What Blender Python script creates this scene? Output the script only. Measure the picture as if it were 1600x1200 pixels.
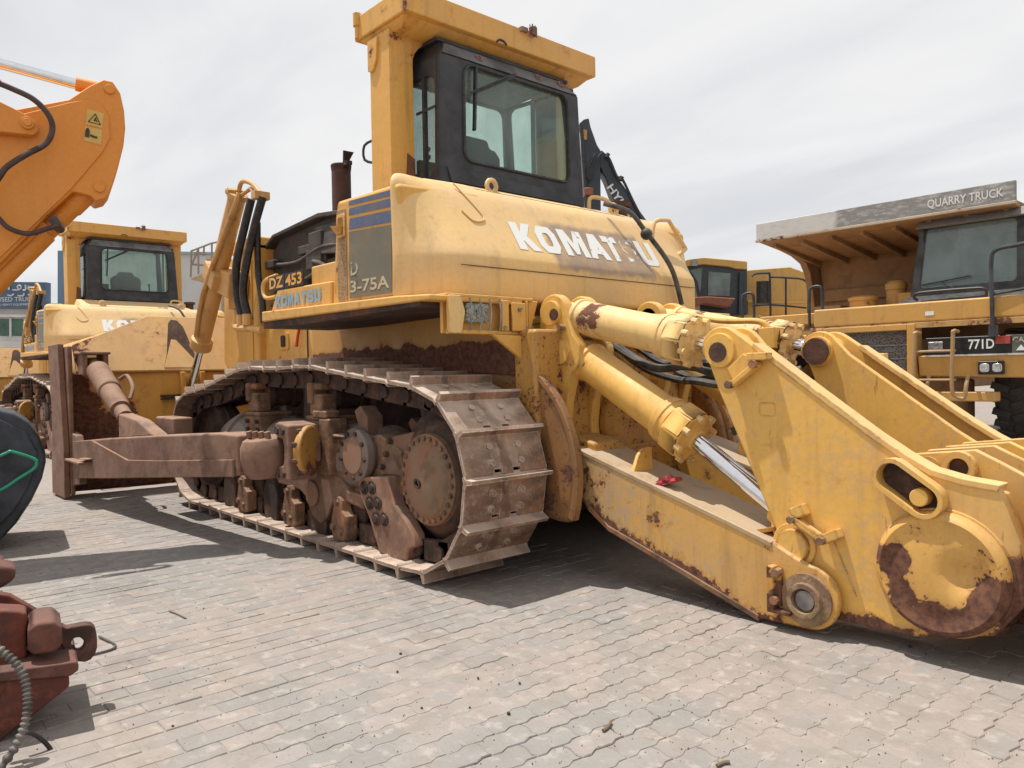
import bpy, bmesh, math, random
from mathutils import Vector as V, Matrix as MX
for o in list(bpy.data.objects): bpy.data.objects.remove(o)
S = bpy.context.scene
COL = S.collection
random.seed(7)

# ------------------------------------------------------------ camera
CAM = V((-3.78991, 4.33427, 1.32)); FPX = 1204.0; ROLL = 0.018
PITCH = math.atan(18 / FPX); ANG = math.radians(41.75)
rgt = V((-math.sin(ANG), -math.cos(ANG), 0)); fwl = V((math.cos(ANG), -math.sin(ANG), 0)); upw = V((0, 0, 1))
fwd = fwl * math.cos(PITCH) - upw * math.sin(PITCH); up0 = fwl * math.sin(PITCH) + upw * math.cos(PITCH)
ex = rgt * math.cos(ROLL) - up0 * math.sin(ROLL); ey = rgt * math.sin(ROLL) + up0 * math.cos(ROLL)
cd = bpy.data.cameras.new('camera'); cd.sensor_width = 36; cd.lens = 36 * FPX / 1600
cd.clip_start = 0.05; cd.clip_end = 3000
cam = bpy.data.objects.new('camera', cd); COL.objects.link(cam); S.camera = cam
cam.matrix_world = MX((( ex.x, ey.x, -fwd.x, CAM.x), (ex.y, ey.y, -fwd.y, CAM.y), (ex.z, ey.z, -fwd.z, CAM.z), (0, 0, 0, 1)))

# ------------------------------------------------------------ light
SUN = V((0.27, 0.15, 1.0)).normalized()
def nd(t, typ, ins=None, **at):
    n = t.nodes.new(typ)
    for k, v in at.items(): setattr(n, k, v)
    for k, v in (ins or {}).items():
        if isinstance(v, bpy.types.NodeSocket): t.links.new(v, n.inputs[k])
        else: n.inputs[k].default_value = v
    return n
def c4(c): return (c[0], c[1], c[2], 1.0)
def mixc(t, f, a, b, mode='MIX'):
    n = nd(t, 'ShaderNodeMix', {0: f, 6: a if isinstance(a, bpy.types.NodeSocket) else c4(a), 7: b if isinstance(b, bpy.types.NodeSocket) else c4(b)}, data_type='RGBA', blend_type=mode)
    return n.outputs[2]
def mth(t, op, a, b=0.0, clamp=False):
    return nd(t, 'ShaderNodeMath', {0: a, 1: b}, operation=op, use_clamp=clamp).outputs[0]
def noise(t, co, scale, detail=3.0, rough=0.55, dist=0.0):
    return nd(t, 'ShaderNodeTexNoise', {'Vector': co, 'Scale': scale, 'Detail': detail, 'Roughness': rough, 'Distortion': dist}).outputs['Fac']
def ss(t, v, lo, hi, a=0.0, b=1.0):
    return nd(t, 'ShaderNodeMapRange', {0: v, 1: lo, 2: hi, 3: a, 4: b}, interpolation_type='SMOOTHSTEP').outputs[0]
def mapped(t, co, sc=(1, 1, 1), loc=(0, 0, 0), rot=(0, 0, 0)):
    return nd(t, 'ShaderNodeMapping', {'Vector': co, 'Scale': sc, 'Location': loc, 'Rotation': rot}).outputs[0]

W = bpy.data.worlds.new('World'); S.world = W; W.use_nodes = True
t = W.node_tree; t.nodes.clear()
sky = nd(t, 'ShaderNodeTexSky', sky_type='NISHITA', sun_disc=False, sun_elevation=math.asin(SUN.z), sun_rotation=math.atan2(SUN.x, SUN.y), air_density=1.0, dust_density=2.5, altitude=0)
tc = nd(t, 'ShaderNodeTexCoord').outputs['Generated']
sp = nd(t, 'ShaderNodeSeparateXYZ', {0: tc})
zz = mth(t, 'MAXIMUM', mth(t, 'ADD', sp.outputs[2], 0.16), 0.05)
flat = nd(t, 'ShaderNodeCombineXYZ', {0: mth(t, 'DIVIDE', sp.outputs[0], zz), 1: mth(t, 'DIVIDE', sp.outputs[1], zz), 2: 0.0}).outputs[0]
n1 = noise(t, mapped(t, flat, (0.7, 1.5, 1), (3.1, 1.7, 0), (0, 0, 0.5)), 1.3, 7, 0.52, 0.35)
n2 = noise(t, mapped(t, flat, (0.5, 1.2, 1), (9.1, 4.7, 0), (0, 0, 0.7)), 0.55, 4, 0.5, 0.2)
n3 = mth(t, 'ADD', mth(t, 'MULTIPLY', n1, 0.5), mth(t, 'MULTIPLY', n2, 0.5))
cl = mixc(t, ss(t, n3, 0.36, 0.64), (6.35, 6.5, 6.75), (8.1, 8.05, 8.05))
cover = ss(t, n3, 0.22, 0.42, 0.88, 0.98)
skc = mixc(t, cover, sky.outputs[0], cl)
bg = nd(t, 'ShaderNodeBackground', {'Color': skc, 'Strength': 0.104})
t.links.new(bg.outputs[0], nd(t, 'ShaderNodeOutputWorld').inputs[0])

sl = bpy.data.lights.new('sun', 'SUN'); sl.energy = 4.9; sl.angle = math.radians(0.55); sl.color = (1.0, 0.955, 0.89)
so = bpy.data.objects.new('sun', sl); COL.objects.link(so)
so.rotation_euler = SUN.to_track_quat('Z', 'Y').to_euler(); so.location = (0, 0, 30)

S.view_settings.view_transform = 'Standard'; S.view_settings.look = 'None'
S.view_settings.exposure = 0.13; S.view_settings.gamma = 1.0; S.view_settings.use_curve_mapping = False
S.cycles.use_denoising = True
try: S.cycles.denoiser = 'OPENIMAGEDENOISE'
except Exception: pass
S.cycles.max_bounces = 7; S.cycles.transparent_max_bounces = 12; S.cycles.glossy_bounces = 3; S.cycles.diffuse_bounces = 3

# ------------------------------------------------------------ mesh helpers
class MB:
    def __init__(s): s.v = []; s.f = []; s.m = []; s.mi = 0
    def add(s, vs, fs):
        o = len(s.v); s.v += [V(p) for p in vs]; s.f += [tuple(i + o for i in f) for f in fs]; s.m += [s.mi] * len(fs); return s
    def box(s, a, b):
        x0, y0, z0 = a; x1, y1, z1 = b
        return s.hexa([(x0, y0, z0), (x1, y0, z0), (x1, y1, z0), (x0, y1, z0), (x0, y0, z1), (x1, y0, z1), (x1, y1, z1), (x0, y1, z1)])
    def hexa(s, p): return s.add(p, [(3, 2, 1, 0), (4, 5, 6, 7), (0, 1, 5, 4), (1, 2, 6, 5), (2, 3, 7, 6), (3, 0, 4, 7)])
    def obox(s, c, size, ax=(1, 0, 0), up=(0, 0, 1)):
        x = V(ax).normalized(); z = V(up); z = (z - x * z.dot(x)).normalized(); y = z.cross(x); c = V(c); q = []
        for k in ((-1, -1, -1), (1, -1, -1), (1, 1, -1), (-1, 1, -1), (-1, -1, 1), (1, -1, 1), (1, 1, 1), (-1, 1, 1)):
            q.append(c + x * k[0] * size[0] / 2 + y * k[1] * size[1] / 2 + z * k[2] * size[2] / 2)
        return s.hexa(q)
    def bar(s, a, b, w, h, up=(0, 0, 1)):
        a, b = V(a), V(b); return s.obox((a + b) / 2, ((b - a).length, w, h), b - a, up)
    def prism(s, poly, ax, lo, hi):
        n = len(poly)
        def mk(p, c):
            return {'x': (c, p[0], p[1]), 'y': (p[0], c, p[1]), 'z': (p[0], p[1], c)}[ax]
        vs = [mk(p, lo) for p in poly] + [mk(p, hi) for p in poly]
        return s.add(vs, [tuple(range(n - 1, -1, -1)), tuple(range(n, 2 * n))] + [(i, (i + 1) % n, n + (i + 1) % n, n + i) for i in range(n)])
    def loft(s, rings, cap=True, closed=False):
        n = len(rings[0]); vs = [p for r in rings for p in r]; fs = []
        m = len(rings)
        for k in range(m if closed else m - 1):
            a, b = k * n, ((k + 1) % m) * n
            fs += [(a + i, a + (i + 1) % n, b + (i + 1) % n, b + i) for i in range(n)]
        if cap and not closed: fs += [tuple(range(n - 1, -1, -1)), tuple(range((m - 1) * n, m * n))]
        return s.add(vs, fs)
    def lathe(s, prof, p, ax, n=24):
        p = V(p); a = V(ax).normalized(); u = a.orthogonal().normalized(); w = a.cross(u)
        rings = [[p + a * h + (u * math.cos(2 * math.pi * i / n) + w * math.sin(2 * math.pi * i / n)) * max(r, 1e-4) for i in range(n)] for h, r in prof]
        return s.loft(rings)
    def cyl(s, a, b, r, r2=None, n=20):
        a, b = V(a), V(b); return s.lathe([(0, r), ((b - a).length, r if r2 is None else r2)], a, b - a, n)
    def tube(s, pts, r, n=8, sub=0, closed=False):
        pts = [V(p) for p in pts]
        if sub: pts = catmull(pts, sub, closed)
        rings = []; prev = None; L = len(pts)
        for i, p in enumerate(pts):
            d = (pts[(i + 1) % L] - pts[i - 1]) if closed else (pts[min(i + 1, L - 1)] - pts[max(i - 1, 0)])
            if d.length < 1e-9: d = V((0, 0, 1))
            d.normalize()
            u = d.orthogonal() if prev is None else prev - d * prev.dot(d)
            u.normalize(); prev = u; w = d.cross(u)
            rings.append([p + (u * math.cos(2 * math.pi * k / n) + w * math.sin(2 * math.pi * k / n)) * r for k in range(n)])
        return s.loft(rings, closed=closed)
    def sphere(s, c, r, n=14, m=8, sc=(1, 1, 1)):
        c = V(c); prof = [(-math.cos(math.pi * i / m), math.sin(math.pi * i / m)) for i in range(m + 1)]
        rings = [[c + V((math.cos(2 * math.pi * k / n) * q * r * sc[0], math.sin(2 * math.pi * k / n) * q * r * sc[1], h * r * sc[2])) for k in range(n)] for h, q in [(a, max(b, 1e-3)) for a, b in prof]]
        return s.loft(rings)
    def frame(s, outer, inner, rad, dep, k=5):
        # outer, inner: four corners in order; a plate with a rounded opening, thickness vector dep
        O = [V(p) for p in outer]; I = [V(p) for p in inner]; dep = V(dep); lp = []; own = []
        for c in range(4):
            p = I[c]; a = (I[c - 1] - p).normalized(); b = (I[(c + 1) % 4] - p).normalized()
            for j in range(k + 1):
                f = j / k * math.pi / 2
                lp.append(p + a * rad * (1 - math.sin(f)) + b * rad * (1 - math.cos(f))); own.append(c)
        n = len(lp); vs = []; fs = []
        for d in (V((0, 0, 0)), dep): vs += [p + d for p in lp] + [p + d for p in O]
        h = n + 4
        for i in range(n):
            j = (i + 1) % n; ci, cj = own[i], own[j]
            for q, rev in ((0, False), (h, True)):
                f = (q + i, q + j, q + n + cj, q + n + ci) if ci != cj else (q + i, q + j, q + n + ci)
                fs.append(tuple(reversed(f)) if rev else f)
            fs.append((i, h + i, h + j, j))
        for c in range(4): fs.append((n + c, n + (c + 1) % 4, h + n + (c + 1) % 4, h + n + c))
        s.add(vs, fs); return lp
    def mirror(s):
        m = MB(); m.v = [V((p.x, -p.y, p.z)) for p in s.v]; m.f = [tuple(reversed(f)) for f in s.f]; m.m = list(s.m); return m
    def xf(s, M):
        s.v = [M @ p for p in s.v]; return s
def catmull(pts, sub, closed=False):
    out = []; L = len(pts)
    for i in range(L if closed else L - 1):
        g = (lambda k: pts[k % L]) if closed else (lambda k: pts[min(max(k, 0), L - 1)])
        p0, p1, p2, p3 = g(i - 1), g(i), g(i + 1), g(i + 2)
        for j in range(sub):
            u = j / sub
            out.append(0.5 * ((2 * p1) + (p2 - p0) * u + (2 * p0 - 5 * p1 + 4 * p2 - p3) * u * u + (3 * p1 - p0 - 3 * p2 + p3) * u ** 3))
    if not closed: out.append(pts[-1])
    return out
def arc(cx, cz, r, a0, a1, n=8):
    return [(cx + r * math.cos(math.radians(a0 + (a1 - a0) * i / n)), cz + r * math.sin(math.radians(a0 + (a1 - a0) * i / n))) for i in range(n + 1)]
def rrect(x0, z0, x1, z1, r, n=4):
    return arc(x1 - r, z0 + r, r, -90, 0, n) + arc(x1 - r, z1 - r, r, 0, 90, n) + arc(x0 + r, z1 - r, r, 90, 180, n) + arc(x0 + r, z0 + r, r, 180, 270, n)
def mesh_of(mb, name, mats, smooth=35):
    me = bpy.data.meshes.new(name); me.from_pydata([tuple(p) for p in mb.v], [], mb.f)
    for m in (mats if isinstance(mats, (list, tuple)) else [mats]): me.materials.append(m)
    if any(mb.m): me.polygons.foreach_set('material_index', mb.m)
    b = bmesh.new(); b.from_mesh(me); bmesh.ops.recalc_face_normals(b, faces=b.faces); b.to_mesh(me); b.free()
    if smooth:
        me.polygons.foreach_set('use_smooth', [True] * len(me.polygons)); me.set_sharp_from_angle(angle=math.radians(smooth))
    return me
def part(mb, name, mats, parent=None, bevel=0.0, smooth=35, seg=2):
    o = bpy.data.objects.new(name, mesh_of(mb, name, mats, smooth)); COL.objects.link(o); o.parent = parent
    if name.endswith('bolts'): o['kind'] = 'stuff'
    if bevel:
        m = o.modifiers.new('bevel', 'BEVEL'); m.width = bevel; m.segments = seg; m.limit_method = 'ANGLE'; m.angle_limit = math.radians(38); m.harden_normals = True
    return o
def tag(o, label=None, cat=None, group=None, kind=None):
    for k, v in (('label', label), ('category', cat), ('group', group), ('kind', kind)):
        if v: o[k] = v
    return o
def thing(name, label, cat, loc=(0, 0, 0), rz=0.0, group=None):
    o = bpy.data.objects.new(name, None); COL.objects.link(o); o.location = loc; o.rotation_euler = (0, 0, rz); o.empty_display_size = 0.3
    return tag(o, label, cat, group)
def copy_tree(o, parent=None, skip=()):
    c = o.copy(); COL.objects.link(c); c.parent = parent
    if parent: c.matrix_parent_inverse = o.matrix_parent_inverse
    for ch in o.children:
        if ch.name.split('.')[0] not in skip: copy_tree(ch, c, skip)
    return c
def flip(o):
    "mirrored twin of a part and its sub-parts on the other side of the machine"
    c = o.copy(); COL.objects.link(c); c.parent = o.parent; c.scale = (1, -1, 1)
    for ch in list(o.children):
        d = ch.copy(); COL.objects.link(d); d.parent = c
    return c
def text_mb(txt, o, u, w, width, height, off=0.012, depth=0.002, shear=0.0):
    "letters fitted into width x height; o = lower left, u = reading direction, w = up; depth is along u x w"
    cu = bpy.data.curves.new('t', 'FONT'); cu.body = txt; cu.offset = off; cu.extrude = 0; cu.resolution_u = 3; cu.shear = shear
    ob = bpy.data.objects.new('t', cu); COL.objects.link(ob); bpy.context.view_layer.update()
    me = bpy.data.meshes.new_from_object(ob.evaluated_get(bpy.context.evaluated_depsgraph_get()))
    vs = [p.co.copy() for p in me.vertices]; fs = [tuple(p.vertices) for p in me.polygons]
    bpy.data.objects.remove(ob); bpy.data.curves.remove(cu); bpy.data.meshes.remove(me)
    x0, x1 = min(p.x for p in vs), max(p.x for p in vs); y0, y1 = min(p.y for p in vs), max(p.y for p in vs)
    o, u, w = V(o), V(u).normalized(), V(w).normalized(); nn = u.cross(w)
    mb = MB(); mb.add([o + u * (p.x - x0) / (x1 - x0) * width + w * (p.y - y0) / (y1 - y0) * height + nn * depth for p in vs], fs)
    return mb

# ------------------------------------------------------------ materials
def newmat(name):
    m = bpy.data.materials.new(name); m.use_nodes = True; t = m.node_tree; t.nodes.clear()
    out = nd(t, 'ShaderNodeOutputMaterial'); b = nd(t, 'ShaderNodeBsdfPrincipled'); t.links.new(b.outputs[0], out.inputs[0])
    return m, t, b, out
def plain(name, col, rough=0.6, metal=0.0, var=0.12, scale=14, bump=0.0):
    m, t, b, out = newmat(name); co = nd(t, 'ShaderNodeTexCoord').outputs['Object']
    n = noise(t, co, scale, 5, 0.6); k = tuple(c * (1 - var * 1.6) for c in col); h = tuple(min(1, c * (1 + var)) for c in col)
    t.links.new(mixc(t, ss(t, n, 0.3, 0.7), k, h), b.inputs['Base Color'])
    b.inputs['Roughness'].default_value = rough; b.inputs['Metallic'].default_value = metal
    if bump:
        bp = nd(t, 'ShaderNodeBump', {'Height': n, 'Strength': bump, 'Distance': 0.01}); t.links.new(bp.outputs[0], b.inputs['Normal'])
    return m
def edges(t, geo, r=0.018):
    bv = nd(t, 'ShaderNodeBevel', {'Radius': r}, samples=2)
    dt = nd(t, 'ShaderNodeVectorMath', {0: bv.outputs[0], 1: geo.outputs['Normal']}, operation='DOT_PRODUCT').outputs['Value']
    return ss(t, dt, 0.99, 0.86)
def paint(name, c1, c2, rust=0.4, dust=0.35, rough=0.45, low=None, edge=0.0, rcol=((0.075, 0.03, 0.021), (0.17, 0.075, 0.042)), dcol=(0.46, 0.35, 0.23), grain=7.0, streak=0.35, speck=0.0, patch=None, blobs=(), mud=None):
    m, t, b, out = newmat(name); co = nd(t, 'ShaderNodeTexCoord').outputs['Object']
    geo = nd(t, 'ShaderNodeNewGeometry'); n1 = noise(t, co, 1.3, 3); nf = noise(t, co, grain * 5, 5, 0.65); n3 = noise(t, co, grain, 7, 0.68); n4 = noise(t, co, 1.6, 2)
    base = mixc(t, ss(t, n1, 0.32, 0.68), c1, c2)
    base = mixc(t, ss(t, nf, 0.35, 0.75, 0.0, 0.16), base, (c1[0] * 0.45, c1[1] * 0.42, c1[2] * 0.5))
    st = noise(t, mapped(t, co, (9, 9, 0.7)), 1.0, 4, 0.6)
    base = mixc(t, mth(t, 'MULTIPLY', ss(t, st, 0.5, 0.78), streak), base, (0.20, 0.115, 0.05))
    nz = nd(t, 'ShaderNodeSeparateXYZ', {0: geo.outputs['Normal']}).outputs[2]
    dn = mth(t, 'MULTIPLY', mth(t, 'ADD', ss(t, nz, 0.15, 0.9, 0.12, 1.0), 0.0), ss(t, noise(t, co, 3.1, 5), 0.3, 0.62, 0.25, 1.0))
    base = mixc(t, mth(t, 'MULTIPLY', dn, dust, True), base, dcol)
    if mud:
        mx = nd(t, 'ShaderNodeSeparateXYZ', {0: co}).outputs[0]
        mk_ = mth(t, 'ADD', mth(t, 'MULTIPLY', noise(t, co, 16, 7, 0.72), 0.75), mth(t, 'MULTIPLY', noise(t, co, 3.0, 3), 0.35))
        mk_ = mth(t, 'ADD', mk_, ss(t, mx, mud[0], mud[1], 0.0, 0.16))
        base = mixc(t, ss(t, mk_, 0.60, 0.68, 0.0, mud[2]), base, (0.47, 0.325, 0.185))
        sc_ = noise(t, mapped(t, co, (7, 1, 1.2), (0, 0, 0), (0, 0.9, 0)), 6.0, 4, 0.7)
        base = mixc(t, mth(t, 'MULTIPLY', ss(t, sc_, 0.64, 0.69), 0.55), base, (0.26, 0.14, 0.06))
    if patch:
        p = nd(t, 'ShaderNodeSeparateXYZ', {0: co}); e = mth(t, 'MULTIPLY', mth(t, 'SUBTRACT', noise(t, co, 9, 4), 0.5), 0.09)
        yy = mth(t, 'ADD', p.outputs[1], e); z2 = mth(t, 'ADD', p.outputs[2], e)
        (ya, yb), (za, zb), pc = patch; sf = 0.055
        k = mth(t, 'MULTIPLY', mth(t, 'MULTIPLY', ss(t, yy, ya, ya + sf), ss(t, yy, yb, yb - sf)), mth(t, 'MULTIPLY', ss(t, z2, za, za + sf), ss(t, z2, zb, zb - sf)))
        base = mixc(t, mth(t, 'MULTIPLY', k, ss(t, noise(t, co, 6, 4), 0.25, 0.6, 0.55, 0.95)), base, pc)
    v = mth(t, 'ADD', mth(t, 'MULTIPLY', n3, 0.62), mth(t, 'MULTIPLY', n4, 0.38))
    if edge: v = mth(t, 'ADD', v, mth(t, 'MULTIPLY', edges(t, geo), edge))
    if low:
        p = nd(t, 'ShaderNodeSeparateXYZ', {0: co})
        v = mth(t, 'ADD', v, ss(t, mth(t, 'SUBTRACT', p.outputs[2], mth(t, 'MULTIPLY', p.outputs[0], low[3] if len(low) > 3 else 0.0)), low[1], low[0], 0.0, low[2]))
    if blobs:
        p = nd(t, 'ShaderNodeSeparateXYZ', {0: co})
        for bx_, bz_, br_, ba_, *ax_ in blobs:
            q = mth(t, 'SQRT', mth(t, 'ADD', mth(t, 'POWER', mth(t, 'SUBTRACT', p.outputs[ax_[0] if ax_ else 0], bx_), 2.0), mth(t, 'POWER', mth(t, 'SUBTRACT', p.outputs[2], bz_), 2.0)))
            v = mth(t, 'ADD', v, ss(t, q, br_, br_ * 0.3, 0.0, ba_))
    if speck: v = mth(t, 'ADD', v, mth(t, 'MULTIPLY', ss(t, noise(t, co, 42, 4, 0.7), 0.5, 0.68), speck))
    thr = 0.655 - 0.15 * rust
    mk = ss(t, v, thr, thr + 0.03)
    base = mixc(t, ss(t, v, thr - 0.075, thr + 0.005, 0.0, 0.5), base, (c1[0] * 0.62, c1[1] * 0.50, c1[2] * 0.55))
    rc = mixc(t, ss(t, noise(t, co, 22, 5, 0.7), 0.35, 0.65), rcol[0], rcol[1])
    t.links.new(mixc(t, mk, base, rc), b.inputs['Base Color'])
    t.links.new(mth(t, 'ADD', mth(t, 'MULTIPLY', mk, 0.4), mth(t, 'ADD', ss(t, n3, 0.3, 0.7, rough - 0.06, rough + 0.16), mth(t, 'MULTIPLY', dn, 0.2)), True), b.inputs['Roughness'])
    hgt = mth(t, 'SUBTRACT', mth(t, 'MULTIPLY', noise(t, co, 4.0, 3), 0.8), mth(t, 'ADD', mth(t, 'MULTIPLY', mk, 0.25), mth(t, 'MULTIPLY', nf, -0.12)))
    bp = nd(t, 'ShaderNodeBump', {'Height': hgt, 'Strength': 0.35, 'Distance': 0.012}); t.links.new(bp.outputs[0], b.inputs['Normal'])
    return m
def dirty(name, c1, c2, c3, rough=0.85, scale=6, metal=0.0, dust=0.5, dcol=(0.34, 0.235, 0.17), bump=0.5, worn_edge=None, grease=0.55, rusty=0.5):
    m, t, b, out = newmat(name); co = nd(t, 'ShaderNodeTexCoord').outputs['Object']; geo = nd(t, 'ShaderNodeNewGeometry')
    n1 = noise(t, co, scale * 0.35, 4, 0.6); n2 = noise(t, co, scale * 2.2, 6, 0.7)
    base = mixc(t, ss(t, n1, 0.35, 0.65), c1, c2); base = mixc(t, ss(t, n2, 0.45, 0.72, 0, 0.85), base, c3)
    base = mixc(t, ss(t, noise(t, mapped(t, co, (1, 1, 1), (3, 7, 1)), 3.4, 4, 0.6, 0.4), 0.52, 0.64, 0.0, rusty), base, (c3[0] * 1.05, c3[1] * 0.72, c3[2] * 0.5))
    nz = nd(t, 'ShaderNodeSeparateXYZ', {0: geo.outputs['Normal']}).outputs[2]
    base = mixc(t, mth(t, 'MULTIPLY', ss(t, nz, -0.3, 0.9, 0.15, 1.0), ss(t, noise(t, co, 4.3, 5), 0.32, 0.6, dust * 0.35, dust)), base, dcol)
    base = mixc(t, ss(t, noise(t, mapped(t, co, (1, 1, 1), (1, 2, 9)), 2.7, 5, 0.62, 0.5), 0.53, 0.63, 0.0, grease), base, (0.022, 0.015, 0.012))
    if worn_edge: base = mixc(t, mth(t, 'MULTIPLY', edges(t, geo, 0.014), ss(t, n2, 0.35, 0.6, 0.15, 0.9)), base, worn_edge)
    t.links.new(base, b.inputs['Base Color']); b.inputs['Roughness'].default_value = rough; b.inputs['Metallic'].default_value = metal
    bp = nd(t, 'ShaderNodeBump', {'Height': mth(t, 'ADD', n2, mth(t, 'MULTIPLY', n1, 0.6)), 'Strength': bump, 'Distance': 0.012}); t.links.new(bp.outputs[0], b.inputs['Normal'])
    return m
def glassm(name, tint=(0.55, 0.66, 0.64), haze=0.12, hz=(0.42, 0.47, 0.45), smear=0.25):
    m, t, b, out = newmat(name); t.nodes.remove(b); co = nd(t, 'ShaderNodeTexCoord').outputs['Object']
    tr = nd(t, 'ShaderNodeBsdfTransparent', {'Color': c4(tint)}); gl = nd(t, 'ShaderNodeBsdfGlossy', {'Color': (0.9, 0.95, 0.95, 1), 'Roughness': 0.04})
    df = nd(t, 'ShaderNodeBsdfDiffuse', {'Color': c4(hz)}); lw = nd(t, 'ShaderNodeLayerWeight', {'Blend': 0.5}).outputs['Facing']; fr = mth(t, 'ADD', mth(t, 'MULTIPLY', mth(t, 'POWER', lw, 5.0), 0.9), 0.035)
    m1 = nd(t, 'ShaderNodeMixShader', {0: ss(t, noise(t, mapped(t, co, (1, 1, 0.6)), 2.6, 5, 0.6), 0.3, 0.75, haze, haze + smear), 1: tr.outputs[0], 2: df.outputs[0]})
    m2 = nd(t, 'ShaderNodeMixShader', {0: fr, 1: m1.outputs[0], 2: gl.outputs[0]})
    t.links.new(m2.outputs[0], out.inputs[0]); return m
Y1 = (0.71, 0.385, 0.075); Y2 = (0.64, 0.36, 0.095)
YP = paint('yellow_paint', Y1, Y2, rust=0.14, dust=0.34)
YF = paint('faded_yellow_paint', (0.74, 0.48, 0.17), (0.69, 0.45, 0.20), rust=-0.1, dust=0.45, dcol=(0.58, 0.45, 0.31), patch=((-0.76, 0.42), (2.02, 2.46), (0.30, 0.21, 0.15)))
YS = paint('worn_yellow_steel', (0.62, 0.33, 0.06), (0.52, 0.28, 0.07), rust=0.5, dust=0.4, low=(0.05, 0.42, 0.14), grain=8)
YR = paint('ripper_yellow', (0.76, 0.435, 0.085), (0.71, 0.41, 0.095), rust=0.06, dust=0.32, low=(0.07, 0.22, 0.30), edge=0.14, mud=(-1.5, -2.9, 0.35), blobs=((-2.78, 0.45, 0.16, 0.16), (-2.30, 0.36, 0.06, 0.2), (-2.80, 0.25, 0.2, 0.2), (-1.41, 1.42, 0.09, 0.16)))
YC = paint('cylinder_yellow', (0.76, 0.52, 0.20), (0.72, 0.48, 0.18), rust=0.30, dust=0.4, dcol=(0.60, 0.47, 0.31), grain=11, edge=0.1, blobs=((-0.42, 1.66, 0.16, 0.16),))
YC2 = paint('smooth_cylinder_yellow', (0.77, 0.44, 0.085), (0.71, 0.41, 0.10), rust=0.02, dust=0.28, edge=0.08)
YD = paint('muddy_yellow', (0.52, 0.27, 0.05), (0.42, 0.21, 0.05), rust=0.5, dust=0.45, speck=0.16, dcol=(0.34, 0.23, 0.14), grain=9)
YL = paint('lift_cylinder_paint', (0.62, 0.36, 0.12), (0.52, 0.29, 0.10), rust=0.34, dust=0.3, grain=9, streak=0.6)
YK = paint('skirt_yellow', (0.50, 0.26, 0.05), (0.42, 0.21, 0.05), rust=0.4, dust=0.35, low=(1.44, 1.60, 0.4), grain=5)
YT = paint('truck_yellow', (0.58, 0.31, 0.07), (0.52, 0.29, 0.08), rust=0.14, dust=0.34, dcol=(0.42, 0.30, 0.18))
OR = paint('orange_paint', (0.72, 0.26, 0.025), (0.68, 0.25, 0.03), rust=-1.5, dust=0.10, rough=0.36, streak=0.08)
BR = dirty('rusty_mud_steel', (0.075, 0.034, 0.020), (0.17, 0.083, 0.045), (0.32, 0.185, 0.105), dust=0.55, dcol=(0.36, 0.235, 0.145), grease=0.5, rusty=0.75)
BRD = dirty('shaded_dark_rust', (0.018, 0.009, 0.007), (0.05, 0.024, 0.016), (0.125, 0.06, 0.035), dust=0.18)  # rust brown, darkened further to put recess shade into the colour
BRL = dirty('dusty_brown_paint', (0.17, 0.085, 0.054), (0.225, 0.125, 0.083), (0.11, 0.05, 0.032), dust=0.5, dcol=(0.37, 0.25, 0.175), scale=5, bump=0.4, grease=0.3, rusty=0.4)
SHO = dirty('track_shoe_steel', (0.10, 0.048, 0.028), (0.22, 0.12, 0.074), (0.37, 0.25, 0.17), dust=0.78, dcol=(0.58, 0.47, 0.38), scale=9, worn_edge=(0.68, 0.60, 0.52), grease=0.32)
RED = dirty('red_rusty_paint', (0.12, 0.022, 0.012), (0.06, 0.018, 0.013), (0.19, 0.048, 0.022), dust=0.35, dcol=(0.19, 0.105, 0.075), scale=9, grease=0.8)
BLK = plain('black_cab_paint', (0.035, 0.036, 0.040), 0.55, var=0.35, scale=5, bump=0.05)
DKG = dirty('sooty_engine_panel', (0.022, 0.022, 0.023), (0.045, 0.043, 0.042), (0.07, 0.062, 0.055), dust=0.3, scale=3, bump=0.3)
RUB = plain('black_rubber', (0.028, 0.027, 0.027), 0.5, var=0.4, scale=20)
HOSE = plain('dusty_hose', (0.075, 0.068, 0.062), 0.6, var=0.5, scale=9)
CHR = plain('chrome_rod', (0.75, 0.76, 0.78), 0.09, 1.0, var=0.04, scale=30)
STL = plain('grey_steel', (0.30, 0.29, 0.28), 0.45, 0.7, var=0.25)
GLS = glassm('cab_glass', (0.85, 0.93, 0.90), 0.05, (0.38, 0.44, 0.40), 0.13); GLD = glassm('side_cab_glass', (0.72, 0.78, 0.78), 0.14, (0.34, 0.33, 0.29), 0.2)
SEAT = plain('seat_fabric', (0.02, 0.022, 0.024), 0.9)
INT = plain('cab_lining', (0.26, 0.29, 0.28), 0.85)
WHT = plain('white_lettering', (0.74, 0.74, 0.71), 0.6, var=0.12, scale=30)
EXH = dirty('exhaust_rust', (0.055, 0.024, 0.02), (0.085, 0.036, 0.028), (0.11, 0.05, 0.035), dust=0.15)
def worn(name, col, thr=0.5, scale=9.0, amt=1.0):
    m, t, b, out = newmat(name); co = nd(t, 'ShaderNodeTexCoord').outputs['Object']
    b.inputs['Base Color'].default_value = c4(col); b.inputs['Roughness'].default_value = 0.6
    k = ss(t, noise(t, co, scale, 6, 0.7), thr, thr + 0.06, amt, 0.0)
    tr = nd(t, 'ShaderNodeBsdfTransparent'); mx = nd(t, 'ShaderNodeMixShader', {0: k, 1: tr.outputs[0], 2: b.outputs[0]})
    t.links.new(mx.outputs[0], out.inputs[0]); return m
WWORN = worn('worn_white_lettering', (0.76, 0.77, 0.75), 0.60)
BWORN = worn('worn_blue_lettering', (0.22, 0.38, 0.50), 0.57, 14)
GWORN = worn('worn_grey_lettering', (0.42, 0.40, 0.34), 0.5, 16)

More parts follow.
